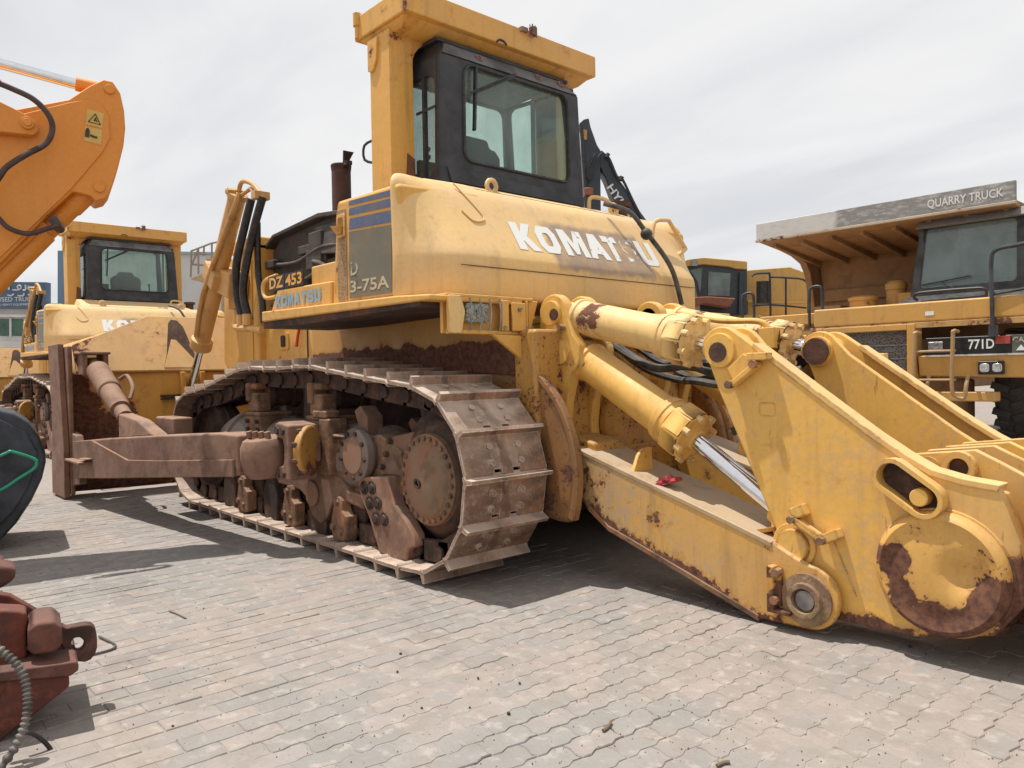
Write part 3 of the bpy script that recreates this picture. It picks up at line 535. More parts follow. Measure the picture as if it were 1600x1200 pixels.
for z in (2.08, 2.3, 2.52): mb.tube([(2.45, 0.67, z), (3.0, 0.70, z + 0.05), (3.6, 0.68, z - 0.03), (4.25, 0.66, z + 0.02)], 0.025, 6, 4)
mb.tube([(2.6, 0.67, 2.0), (2.9, 0.72, 2.35), (3.2, 0.70, 2.45)], 0.03, 6, 5); part(mb, 'engine_pipework', DKG, hd, 0.012)
mb = MB(); mb.prism([(2.35, 2.80), (3.1, 2.87), (4.1, 2.81), (4.35, 2.70), (4.35, 2.74), (4.12, 2.85), (3.1, 2.915), (2.35, 2.845)], 'y', -0.70, 0.70); part(mb, 'hood_cover', DKG, hd, 0.01)
mb = MB(); mb.hexa([(2.5, 0.66, 2.45), (3.0, 0.66, 2.5), (3.0, 0.72, 2.5), (2.5, 0.72, 2.45), (2.42, 0.60, 2.78), (3.25, 0.60, 2.80), (3.25, 0.66, 2.80), (2.42, 0.66, 2.78)]); part(mb, 'hood_side_flap', DKG, hd, 0.01)
mb = MB(); mb.prism([(4.30, 1.36), (5.05, 1.30), (5.30, 1.5), (5.25, 2.45), (5.0, 2.70), (4.3, 2.80)], 'y', -0.80, 0.80); gh = part(mb, 'radiator_housing', YP, D, 0.04)
mb = MB(); mb.box((4.42, 0.80, 1.45), (4.46, 0.815, 2.6)); mb.box((4.7, 0.80, 2.10), (4.95, 0.86, 2.22)); part(mb, 'housing_step', YP, gh, 0.006)
mb = MB(); mb.box((4.3, -0.85, 2.70), (4.9, 0.85, 2.86)); part(mb, 'radiator_cap_plate', YP, gh, 0.03)
mb = MB(); mb.cyl((2.88, 0.55, 2.75), (2.88, 0.55, 3.33), 0.092, n=24); mb.lathe([(0, 0.094), (0.05, 0.10), (0.06, 0.094), (0.06, 0.078), (0.0, 0.074)], (2.88, 0.55, 3.30), (0, 0, 1), 24); ex_ = part(mb, 'exhaust_stack', EXH, D)
mb = MB(); mb.hexa([(2.80, 0.53, 3.365), (2.81, 0.57, 3.365), (2.77, 0.57, 3.37), (2.76, 0.53, 3.37), (2.75, 0.49, 3.46), (2.75, 0.60, 3.46), (2.735, 0.60, 3.46), (2.735, 0.49, 3.46)]); mb.box((2.72, 0.52, 3.33), (2.80, 0.58, 3.37)); part(mb, 'rain_flap', EXH, ex_)
# ---- fenders, side boxes
for s_ in (1, -1):
    mb = MB(); mb.prism([(2.35, 1.775), (-0.02, 1.765), (-0.02, 1.80), (0.36, 1.82), (2.35, 1.86)], 'y', *sorted((s_ * 0.86, s_ * 1.62))); fd = part(mb, 'fender', YP, D, 0.012)
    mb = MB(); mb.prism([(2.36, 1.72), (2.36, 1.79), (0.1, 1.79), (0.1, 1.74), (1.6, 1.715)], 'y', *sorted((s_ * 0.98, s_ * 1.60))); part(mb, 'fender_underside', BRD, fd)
    mb = MB(); mb.prism([(0.0, 1.30), (2.85, 1.44), (2.85, 1.80), (0.0, 1.80)], 'y', *sorted((s_ * 0.86, s_ * 0.91))); part(mb, 'frame_skirt', YK, fd, 0.006)
    mb = MB(); mb.box((0.42, min(s_ * 0.9, s_ * 1.55), 1.82), (1.30, max(s_ * 0.9, s_ * 1.55), 1.9)) if False else None
    mb.hexa([(0.43, s_ * 0.85, 1.81), (1.30, s_ * 0.85, 1.82), (1.30, s_ * 1.55, 1.82), (0.43, s_ * 1.55, 1.81), (0.40, s_ * 0.85, 2.58), (1.20, s_ * 0.85, 2.60), (1.20, s_ * 1.55, 2.58), (0.40, s_ * 1.55, 2.56)]); sb = part(mb, 'side_box', YP, D, 0.035)
    mb = MB(); mb.hexa([(1.305, s_ * 0.9, 1.83), (2.33, s_ * 0.9, 1.85), (2.33, s_ * 1.55, 1.85), (1.305, s_ * 1.55, 1.83), (1.30, s_ * 0.9, 2.015), (2.20, s_ * 0.9, 2.03), (2.20, s_ * 1.55, 2.03), (1.30, s_ * 1.55, 2.015)]); mb.box((1.32, min(s_ * 0.9, s_ * 1.49), 2.02), (1.72, max(s_ * 0.9, s_ * 1.49), 2.17)); part(mb, 'front_box', YP, sb, 0.015)
    mb = MB(); mb.tube([(2.30, s_ * 1.50, 1.99), (2.54, s_ * 1.50, 2.0), (2.56, s_ * 1.50, 2.13), (2.30, s_ * 1.50, 2.165)], 0.017, 8, 4); part(mb, 'grab_handle', YP, sb)
# left side box: door line, vents, latch, stripes, lettering
U = (-1, 0, 0); Wd = (0, 0, 1); yL = 1.551
mb = MB(); mb.prism([(1.19, 1.85), (0.46, 1.84), (0.46, 1.835), (1.20, 1.845)], 'y', yL - 0.002, yL + 0.002); mb.prism(rrect(1.06, 1.86, 1.19, 2.50, 0.012), 'y', yL - 0.002, yL + 0.003); part(mb, 'vent_panel', plain('mesh_panel_tan', (0.36, 0.225, 0.115), 0.8, var=0.35, scale=120), sb)
LATM = paint('latch_paint', Y1, Y2, rust=0.3)
mb = MB(); mb.prism(rrect(1.065, 2.30, 1.18, 2.47, 0.02), 'y', yL, yL + 0.014); part(mb, 'door_latch', LATM, sb, 0.006)
mb = MB(); mb.prism(rrect(1.085, 2.325, 1.155, 2.445, 0.012), 'y', yL + 0.0145, yL + 0.0165); part(mb, 'latch_recess_shade', plain('latch_shade', (0.22, 0.12, 0.03), 0.7), sb)  # raised darker plate; the recess shade is painted, not cut in
mb = MB(); mb.hexa([(1.10, yL + 0.016, 2.33), (1.17, yL + 0.016, 2.33), (1.17, yL + 0.02, 2.33), (1.10, yL + 0.02, 2.33), (1.09, yL + 0.016, 2.38), (1.19, yL + 0.016, 2.39), (1.19, yL + 0.06, 2.39), (1.09, yL + 0.05, 2.38)]); part(mb, 'latch_lever', LATM, sb)
STB = dirty('blue_stripe', (0.055, 0.10, 0.21), (0.07, 0.12, 0.22), (0.15, 0.17, 0.20), rough=0.5, dust=0.25, scale=7, bump=0.05)
for i, (za, zb, zc, zd) in enumerate(((2.515, 2.485, 2.545, 2.522), (2.445, 2.415, 2.492, 2.468), (2.345, 2.315, 2.420, 2.393))):
    mb = MB(); mb.prism([(1.02, za), (0.475, zb), (0.470, zd), (1.01, zc)], 'y', yL - 0.001, yL + 0.003); part(mb, 'blue_stripe', STB, sb)
GRP = dirty('grey_green_panel', (0.10, 0.125, 0.11), (0.15, 0.14, 0.10), (0.20, 0.165, 0.115), rough=0.6, dust=0.3, scale=4, bump=0.05)
mb = MB(); mb.prism([(1.03, 1.865), (0.49, 1.855), (0.478, 2.298), (1.02, 2.33)], 'y', yL - 0.001, yL + 0.003); part(mb, 'decal_panel', GRP, sb)
part(text_mb('D', (1.005, yL + 0.003, 2.02), U, Wd, 0.10, 0.095, 0.02), 'lettering', GWORN, sb)
WL = worn('number_lettering', (0.48, 0.42, 0.28), 0.62, 20)
part(text_mb('3-75A', (1.015, yL + 0.003, 1.90), (-1, 0, -0.02), Wd, 0.50, 0.085, 0.02), 'lettering', WL, sb)
mb = MB(); mb.box((2.065, 1.535, 2.032), (2.36, 1.55, 2.15)); mb.box((1.74, 1.535, 2.03), (2.055, 1.55, 2.147)); pl = part(mb, 'number_plate', plain('plate_black', (0.03, 0.026, 0.022), 0.6, var=0.3), sb)
ORL = plain('orange_lettering', (0.75, 0.36, 0.06), 0.55)
mb = text_mb('DZ', (2.335, 1.55, 2.045), U, Wd, 0.25, 0.092, 0.03); mb2 = text_mb('453', (2.04, 1.55, 2.043), U, Wd, 0.285, 0.092, 0.03); mb.add(mb2.v, mb2.f)
o = part(mb, 'plate_lettering', ORL, sb)
for i, ch in enumerate('KOMATSU'): part(glyph(ch, (2.22 - 0.112 * i, yL + 0.004, 1.882), U, Wd, 0.098, 0.095), 'lettering', BWORN, sb)
# ---- rear tank
def plan(z, xr, yc, xs, ys):
    return [(xr, -yc, z), (xr, yc, z), (xs, ys, z), (xs + 0.03, ys, z), (xs + 0.03, 0.84, z), (0.98, 0.84, z), (0.98, -0.84, z), (xs + 0.03, -0.84, z), (xs + 0.03, -ys, z), (xs, -ys, z)]
def rplan(z, xr, yc, xs, ys, r1=0.16, r2=0.10):
    "rear tank outline at height z with its two corners on each side rounded"
    left = [V((xr, 0.3, 0)), V((xr, yc, 0)), V((xs, ys, 0)), V((xs + 0.035, ys, 0))]; pts = []
    for k, r in ((1, r1), (2, r2)):
        a, c, b = left[k - 1], left[k], left[k + 1]; ra = min(r, (a - c).length * 0.45 if k == 2 else r); p = c + (a - c).normalized() * ra; q = c + (b - c).normalized() * min(ra, (b - c).length * 0.9)
        for i in range(7): u = i / 6; pts.append(p * (1 - u) ** 2 + c * 2 * u * (1 - u) + q * u * u)
    pts += [V((xs + 0.035, ys, 0)), V((xs + 0.035, 0.84, 0)), V((0.98, 0.84, 0))]
    return [(p.x, p.y, z) for p in pts] + [(p.x, -p.y, z) for p in reversed(pts)]
rg_ = [rplan(1.80, 0.13, 1.27, 0.41, 1.555), rplan(1.815, 0.108, 1.292, 0.392, 1.577), rplan(1.84, 0.10, 1.30, 0.385, 1.585), rplan(2.04, 0.10, 1.30, 0.385, 1.585), rplan(2.075, 0.102, 1.30, 0.386, 1.585), rplan(2.105, 0.113, 1.30, 0.389, 1.584)]
for k in range(1, 9):
    f = k / 9; rg_.append(rplan(2.105 + 0.445 * f, 0.113 + 0.287 * f, 1.30 - 0.05 * f, 0.389 + 0.045 * f, 1.584 - 0.02 * f, 0.16 + 0.06 * f, 0.10))
for a_ in range(0, 91, 15):
    q_ = math.radians(a_); d_ = 0.10 * (1 - math.cos(q_)); rg_.append(rplan(2.55 + 0.10 * math.sin(q_), 0.40 + 0.075 * math.sin(q_) + d_ * 0.8, 1.25 - d_, 0.434 + d_ * 0.6, 1.564 - d_, 0.22, 0.10))
tk_ = MB(); tk_.loft(rg_)
mb = MB(); mb.hexa([(0.50, -0.95, 2.64), (1.0, -0.95, 2.64), (1.0, 1.0, 2.64), (0.50, 1.0, 2.64), (0.62, -0.9, 2.69), (1.0, -0.9, 2.80), (1.0, 0.95, 2.80), (0.62, 0.95, 2.69)]); tank_top = mb
tk = part(tk_, 'fuel_tank', YF, D, smooth=50); part(tank_top, 'tank_top', YF, tk, 0.02)
def slope(y, f, off=0.0):  # point on the sloping rear face
    n = V((-0.54, 0, 0.35)).normalized(); return V((0.10 + 0.345 * f, y, 2.085 + 0.535 * f)) + n * off
sv = (slope(0, 1) - slope(0, 0)).normalized()
for ch, a, b in (('K', 0.71, 0.50), ('O', 0.48, 0.275), ('M', 0.235, -0.02), ('A', -0.03, -0.26), ('T', -0.255, -0.43), ('S', -0.47, -0.64), ('U', -0.665, -0.87)):
    o_ = slope(a, 0.165, 0.003); part(glyph(ch, o_, (0, -1, 0), sv, a - b, 0.255), 'lettering', worn('white_letter_' + ch, (0.68, 0.69, 0.66), {'K': 0.72, 'O': 0.70, 'M': 0.60, 'A': 0.62, 'T': 0.53, 'S': 0.42, 'U': 0.68}[ch], 11), tk)
mb = MB(); mb.box((0.093, -1.28, 2.015), (0.10, 1.28, 2.019)); part(mb, 'tank_seam', BRD, tk)
for y in (0.62, -0.75): mb = MB(); mb.tube([(0.56, y + 0.045 * math.cos(q), 2.70 + 0.045 * math.sin(q)) for q in [math.pi * 2 * i / 12 for i in range(12)]], 0.018, 8, closed=True); part(mb, 'lifting_eye', YF, tk)
mb = MB(); mb.tube([(0.72, -0.62, 2.66), (0.72, -0.62, 2.79), (0.70, -0.66, 2.82), (0.66, -0.78, 2.80), (0.62, -0.84, 2.72), (0.60, -0.85, 2.64)], 0.018, 8, 3); part(mb, 'grab_rail', YF, tk)
mb = MB(); mb.tube([(0.30, -0.94, 2.42), (0.30, -0.98, 2.58), (0.31, -1.17, 2.62), (0.31, -1.21, 2.60), (0.30, -1.39, 2.42), (0.29, -1.39, 2.38), (0.30, -1.26, 2.31)], 0.018, 8, 3); part(mb, 'grab_rail', YF, tk)
mb = MB(); mb.tube([(0.45, -0.50, 2.70), (0.28, -0.62, 2.62), (0.17, -0.70, 2.44), (0.08, -0.80, 2.26), (0.05, -0.90, 2.10), (0.05, -1.0, 1.86)], 0.02, 8, 4); mb.sphere((0.17, -0.70, 2.43), 0.05, 10, 6); part(mb, 'tank_pipe', HOSE, tk)
mb = MB(); mb.lathe([(0, 0.07), (0.10, 0.07), (0.10, 0.1), (0.14, 0.1), (0.14, 0)], (0.66, -0.95, 2.66), (0, 0, 1), 16); part(mb, 'filler_cap', BRD, tk)
# pressed rib at the left of the slope
mb = MB(); pts = [slope(1.10, 0.62, 0.004), slope(1.045, 0.50, 0.005), slope(0.97, 0.50, 0.005), slope(0.93, 0.60, 0.005), slope(1.06, 1.02, 0.003)]; mb.tube(pts, 0.006, 6, 5); part(mb, 'pressed_rib', YF, tk)
mb = MB(); o_ = slope(0, 0)
# ---- lamp box under the tank
mb = MB(); mb.box((-0.02, 0.76, 1.795), (0.14, 1.49, 1.815)); mb.box((-0.03, 0.76, 1.565), (0.0, 1.49, 1.59)) ; mb.box((-0.04, 1.39, 1.57), (-0.01, 1.49, 1.80)); mb.box((0.04, 0.78, 1.57), (0.07, 1.48, 1.80)); mb.box((-0.03, 0.82, 1.59), (-0.005, 0.84, 1.795)); lb = part(mb, 'lamp_box', YP, D, 0.006)
mb = MB(); mb.prism([(1.49, 1.565), (1.40, 1.565), (1.37, 1.70), (1.40, 1.80), (1.49, 1.80)], 'x', -0.05, -0.035); part(mb, 'lamp_guard', YC, lb, 0.006)
mb = MB(); mb.prism(rrect(1.16, 1.64, 1.34, 1.76, 0.015), 'x', -0.02, 0.03); part(mb, 'work_lamp', plain('lamp_lens', (0.28, 0.28, 0.23), 0.25, var=0.5, scale=60), lb)
mb = MB()
for y in (1.33, 1.25, 1.17, 1.09): mb.tube([(-0.045, y, 1.585), (-0.05, y - 0.01, 1.70), (-0.04, y - 0.005, 1.79)], 0.006, 6, 3)
part(mb, 'lamp_bars', STL, lb)
mb = MB(); mb.box((-0.06, 0.87, 1.59), (-0.04, 0.985, 1.775)); mb.box((-0.04, 1.0, 1.59), (-0.02, 1.06, 1.79)); part(mb, 'cover_plate', YP, lb, 0.006)
mb = MB(); bolts(mb, [(-0.06, 0.93, 1.73), (-0.03, 1.04, 1.61), (-0.03, 0.85, 1.61)], (-1, 0, 0), 0.014, 0.02); part(mb, 'box_bolts', STL, lb)
mb = MB(); mb.prism([(0.79, 1.55), (0.70, 1.80), (0.79, 1.80)], 'x', 0.0, 0.03); mb.prism([(0.895, 1.56), (1.16, 1.565), (1.12, 1.535), (0.895, 1.395)], 'x', -0.06, -0.03); part(mb, 'gusset', YP, lb, 0.006)

# ---- cab
XR, YLc, YRc, XF = 1.0, 0.76, -0.86, 1.98
mb = MB(); rear_in = [(XR, 0.52, 3.00), (XR, -0.68, 3.00), (XR, -0.66, 3.775), (XR, 0.51, 3.765)]
mb.frame([(XR, YLc, 2.80), (XR, YRc, 2.80), (XR, YRc + 0.06, 3.80), (XR, YLc - 0.02, 3.80)], rear_in, 0.09, (0.05, 0, 0))
mb.frame([(XF, YRc, 2.80), (XF, YLc, 2.80), (XF, YLc - 0.02, 3.935), (XF, YRc + 0.06, 3.935)], [(XF, -0.76, 2.92), (XF, 0.66, 2.92), (XF, 0.64, 3.90), (XF, -0.74, 3.90)], 0.08, (-0.05, 0, 0))
mb.frame([(XF - 0.05, YLc, 2.80), (1.05, YLc, 2.80), (1.05, YLc - 0.02, 3.80), (XF - 0.05, YLc - 0.02, 3.80)], [(1.86, YLc, 2.92), (1.07, YLc, 2.86), (1.07, YLc - 0.015, 3.66), (1.86, YLc - 0.015, 3.66)], 0.11, (0, -0.05, 0))
mb.frame([(1.05, YRc, 2.80), (XF - 0.05, YRc, 2.80), (XF - 0.05, YRc + 0.06, 3.935), (1.05, YRc + 0.06, 3.88)], [(1.12, YRc, 2.94), (1.90, YRc, 2.94), (1.90, YRc + 0.06, 3.905), (1.18, YRc + 0.06, 3.86)], 0.08, (0, 0.05, 0))
mb.hexa([(XR, YRc + 0.06, 3.80), (XR + 0.05, YRc + 0.06, 3.80), (XR + 0.05, YLc - 0.02, 3.80), (XR, YLc - 0.02, 3.80), (XR + 0.10, YRc + 0.16, 3.935), (XR + 0.15, YRc + 0.16, 3.935), (XR + 0.15, YLc - 0.12, 3.935), (XR + 0.10, YLc - 0.12, 3.935)])
mb.box((XR + 0.10, YRc + 0.08, 3.935), (XF, YLc - 0.06, 3.965)); mb.hexa([(XR + 0.02, YLc - 0.025, 3.80), (XF, YLc - 0.025, 3.80), (XF, YLc - 0.06, 3.80), (XR + 0.02, YLc - 0.06, 3.80), (XR + 0.12, YLc - 0.10, 3.94), (XF, YLc - 0.10, 3.94), (XF, YLc - 0.14, 3.94), (XR + 0.12, YLc - 0.14, 3.94)])
mb.box((XR + 0.05, YRc + 0.05, 2.74), (XF - 0.05, YLc - 0.05, 2.82))
cb = part(mb, 'cab', BLK, D, 0.012)
CBT = plain('pale_roof_grey', (0.13, 0.13, 0.13), 0.75, var=0.3, scale=4)  # paler grey than the cab black, for the sloping rear roof edge
mb = MB(); mb.hexa([(XR - 0.006, YRc + 0.08, 3.803), (XR + 0.0, YRc + 0.08, 3.803), (XR + 0.0, YLc - 0.04, 3.803), (XR - 0.006, YLc - 0.04, 3.803), (XR + 0.09, YRc + 0.17, 3.925), (XR + 0.11, YRc + 0.17, 3.925), (XR + 0.11, YLc - 0.13, 3.925), (XR + 0.09, YLc - 0.13, 3.925)]); part(mb, 'roof_edge', CBT, cb)
def gpane(pts, mat, name='window_pane', th=(0.006, 0, 0)):
    mb = MB(); th = V(th); p = [V(q) for q in pts]; mb.hexa([p[0], p[1], p[1] + th, p[0] + th, p[3], p[2], p[2] + th, p[3] + th]); return part(mb, name, mat, cb)
gpane([(XR + 0.02, 0.54, 2.98), (XR + 0.02, -0.70, 2.98), (XR + 0.02, -0.68, 3.79), (XR + 0.02, 0.53, 3.79)], GLS)
gpane([(XF - 0.03, 0.67, 2.91), (XF - 0.03, -0.77, 2.91), (XF - 0.03, -0.75, 3.91), (XF - 0.03, 0.65, 3.91)], GLS)
gpane([(1.06, YLc - 0.02, 2.85), (1.88, YLc - 0.02, 2.88), (1.88, YLc - 0.035, 3.68), (1.06, YLc - 0.035, 3.68)], GLD, th=(0, -0.006, 0))
gpane([(1.14, YRc + 0.02, 2.93), (1.88, YRc + 0.02, 2.93), (1.88, YRc + 0.078, 3.915), (1.14, YRc + 0.078, 3.88)], GLS, th=(0, 0.006, 0))
loop = [(XR - 0.003, 0.52, 3.00), (XR - 0.003, -0.68, 3.00), (XR - 0.003, -0.66, 3.775), (XR - 0.003, 0.51, 3.765)]
mb = MB(); lpts = MB().frame(loop, loop, 0.09, (0.01, 0, 0)); mb.tube(lpts, 0.014, 6, closed=True); part(mb, 'window_seal', RUB, cb)
mb = MB(); mb.box((1.05, YLc - 0.004, 3.38), (1.30, YLc + 0.004, 3.40)); mb.box((1.19, YLc - 0.03, 2.86), (1.22, YLc + 0.002, 3.66)); part(mb, 'window_bar', BLK, cb)
mb = MB(); mb.prism([(-0.31, 2.86), (0.20, 2.86), (0.22, 3.28), (0.15, 3.34), (0.10, 3.345), (0.08, 3.42), (-0.18, 3.42), (-0.20, 3.345), (-0.26, 3.34), (-0.33, 3.28)], 'x', 1.52, 1.66); mb.box((1.6, -0.31, 2.84), (1.85, 0.2, 2.98)); part(mb, 'operator_seat', SEAT, cb, 0.04)
mb = MB(); mb.box((1.25, YLc - 0.10, 2.82), (1.9, YLc - 0.06, 2.95)); mb.box((1.08, YRc + 0.09, 2.82), (1.9, YRc + 0.13, 2.93)); mb.box((1.12, YRc + 0.1, 3.92), (1.94, YLc - 0.12, 3.933)); mb.box((1.84, -0.5, 2.82), (1.93, 0.45, 2.98)); mb.box((1.52, -0.765, 2.94), (1.56, -0.735, 3.91)); mb.box((1.06, 0.60, 2.84), (1.12, 0.66, 3.75)); part(mb, 'cab_lining', INT, cb, 0.01)
mb = MB()
for x, y, h in ((1.62, 0.42, 0.34), (1.70, 0.36, 0.30), (1.66, -0.52, 0.30)): mb.tube([(x, y, 2.84), (x + 0.02, y, 2.84 + h), (x - 0.02, y + 0.02, 2.9 + h)], 0.014, 6, 3); mb.sphere((x - 0.02, y + 0.02, 2.9 + h), 0.026, 8, 6)
mb.obox((1.80, 0.30, 3.12), (0.05, 0.2, 0.15)); mb.tube([(1.86, -0.25, 2.95), (1.86, -0.25, 3.2), (1.84, -0.28, 3.24)], 0.012, 6); part(mb, 'control_levers', SEAT, cb)
mb = MB(); mb.tube([(XR - 0.02, -0.02, 3.80), (XR - 0.045, 0.05, 3.75), (XR - 0.04, 0.44, 3.54)], 0.012, 6); mb.tube([(XR - 0.02, 0.0, 3.80), (XR - 0.05, 0.08, 3.755), (XR - 0.045, 0.47, 3.535)], 0.008, 6); mb.bar((XR - 0.02, 0.405, 3.76), (XR - 0.02, 0.43, 3.25), 0.018, 0.03, (1, 0, 0)); part(mb, 'wiper', RUB, cb)
mb = MB(); mb.hexa([(XR - 0.02, 0.66, 2.81), (XR - 0.02, -0.84, 2.81), (XR + 0.05, -0.84, 2.81), (XR + 0.05, 0.66, 2.81), (XR - 0.012, 0.70, 2.93), (XR - 0.012, -0.85, 2.90), (XR + 0.0, -0.85, 2.90), (XR + 0.0, 0.70, 2.93)]); part(mb, 'rear_sill', BLK, cb, 0.006)
mb = MB()
for y, z in ((0.32, 3.86), (-0.35, 3.865), (-0.62, 3.87)): mb.lathe([(0, 0.035), (0.02, 0.035), (0.02, 0.02), (0.0, 0.018)], (XR + 0.045, y, z), (-0.8, 0, 0.6), 12)
part(mb, 'lamp_socket', plain('pinkish_primer', (0.25, 0.14, 0.13), 0.8), cb)
mb = MB(); mb.tube([(1.74, 0.82, 2.70), (1.75, 0.83, 3.0), (1.76, 0.84, 3.45), (1.74, 0.82, 3.72)], 0.022, 8, 4); mb.tube([(1.80, 0.83, 3.10), (1.90, 0.88, 3.14), (1.90, 0.88, 3.26), (1.82, 0.83, 3.30)], 0.012, 6, 3); part(mb, 'cab_grab_bar', BLK, cb)
# ---- rollover frame
ROP = paint('rollover_paint', (0.70, 0.375, 0.075), (0.64, 0.345, 0.09), rust=0.16, dust=0.3, low=(2.55, 3.15, 0.13), streak=0.5)
mb = MB(); mb.box((1.0, -1.05, 4.03), (1.74, 1.05, 4.22)); rp = part(mb, 'rollover_canopy', ROP, D, 0.012)
mb = MB(); mb.hexa([(1.16, -0.98, 3.97), (1.62, -0.98, 3.97), (1.62, 0.98, 3.97), (1.16, 0.98, 3.97), (1.06, -1.03, 4.032), (1.71, -1.03, 4.032), (1.71, 1.03, 4.032), (1.06, 1.03, 4.032)]); part(mb, 'canopy_beam', ROP, rp, 0.01)
for s_ in (1, -1):
    mb = MB(); mb.box((1.28, min(s_ * 0.80, s_ * 1.02), 2.50), (1.56, max(s_ * 0.80, s_ * 1.02), 4.0))
    mb.hexa([(1.40, s_ * 0.80, 3.62), (1.60, s_ * 0.80, 3.62), (1.60, s_ * 1.045, 3.62), (1.40, s_ * 1.045, 3.62), (1.30, s_ * 0.8, 3.75), (1.62, s_ * 0.8, 3.75), (1.62, s_ * 1.05, 3.75), (1.30, s_ * 1.05, 3.75)]) if False else None
    pf = [(s_ * 0.80, 3.55)] + [(s_ * (0.80 - 0.22 * (1 - math.cos(math.radians(a)))), 3.76 + 0.22 * math.sin(math.radians(a))) for a in range(0, 91, 15)] + [(s_ * 0.9, 3.98), (s_ * 0.9, 3.55)]
    mb.prism(pf, 'x', 1.29, 1.55); ps = part(mb, 'rollover_post', ROP, rp, 0.03)
    mb = MB(); mb.box((1.36, min(s_ * 1.018, s_ * 1.035), 3.72), (1.52, max(s_ * 1.018, s_ * 1.035), 3.98)); part(mb, 'post_pad', ROP, ps, 0.008) if False else None
    mb = MB(); mb.prism([(1.42, 3.98), (1.565, 3.98), (1.565, 3.74), (1.50, 3.72), (1.44, 3.80)], 'y', *sorted((s_ * 1.015, s_ * 1.04))); part(mb, 'post_pad', ROP, rp, 0.006)
    mb = MB(); RB = dirty('bare_rust_patch', (0.16, 0.07, 0.03), (0.10, 0.04, 0.025), (0.24, 0.11, 0.04), dust=0.2, scale=9); mb.hexa([(1.274, s_ * 0.80, 2.55), (1.282, s_ * 0.80, 2.55), (1.282, s_ * 0.91, 2.55), (1.274, s_ * 0.91, 2.55), (1.274, s_ * 0.80, 3.02), (1.282, s_ * 0.80, 3.02), (1.282, s_ * 0.87, 3.06), (1.274, s_ * 0.87, 3.06)]); part(mb, 'rust_patch', RB, rp)
mb = MB(); mb.cyl((1.69, 1.05, 4.14), (1.69, 1.05, 4.24), 0.035, n=12); mb.cyl((1.69, 1.05, 4.04), (1.69, 1.05, 4.15), 0.022, n=10); part(mb, 'canopy_boss', ROP, rp)
mb = MB()
for i in range(9):
    a = random.Random(i).uniform(0, 6.28); mb.tube([(0.99, -0.22, 4.20), (0.96, -0.22 + 0.06 * math.cos(a), 4.21 + 0.06 * math.sin(a))], 0.005, 5)
mb.box((0.97, -0.17, 4.19), (1.02, -0.10, 4.225)); mb.obox((0.985, -0.24, 4.22), (0.05, 0.05, 0.07)); part(mb, 'lamp_remains', dirty('wire_rust', (0.12, 0.06, 0.05), (0.2, 0.12, 0.1), (0.3, 0.2, 0.15)), rp)
mb = MB(); mb.tube([(1.0, 0.16, 4.03), (0.995, 0.13, 4.055), (0.995, 0.08, 4.05), (1.0, 0.05, 4.03)], 0.008, 6, 3); part(mb, 'wire_loop', RUB, rp)

YG = paint('guard_muddy', (0.34, 0.17, 0.05), (0.22, 0.11, 0.05), rust=0.5, dust=0.4, speck=0.12, dcol=(0.26, 0.18, 0.12), grain=6)
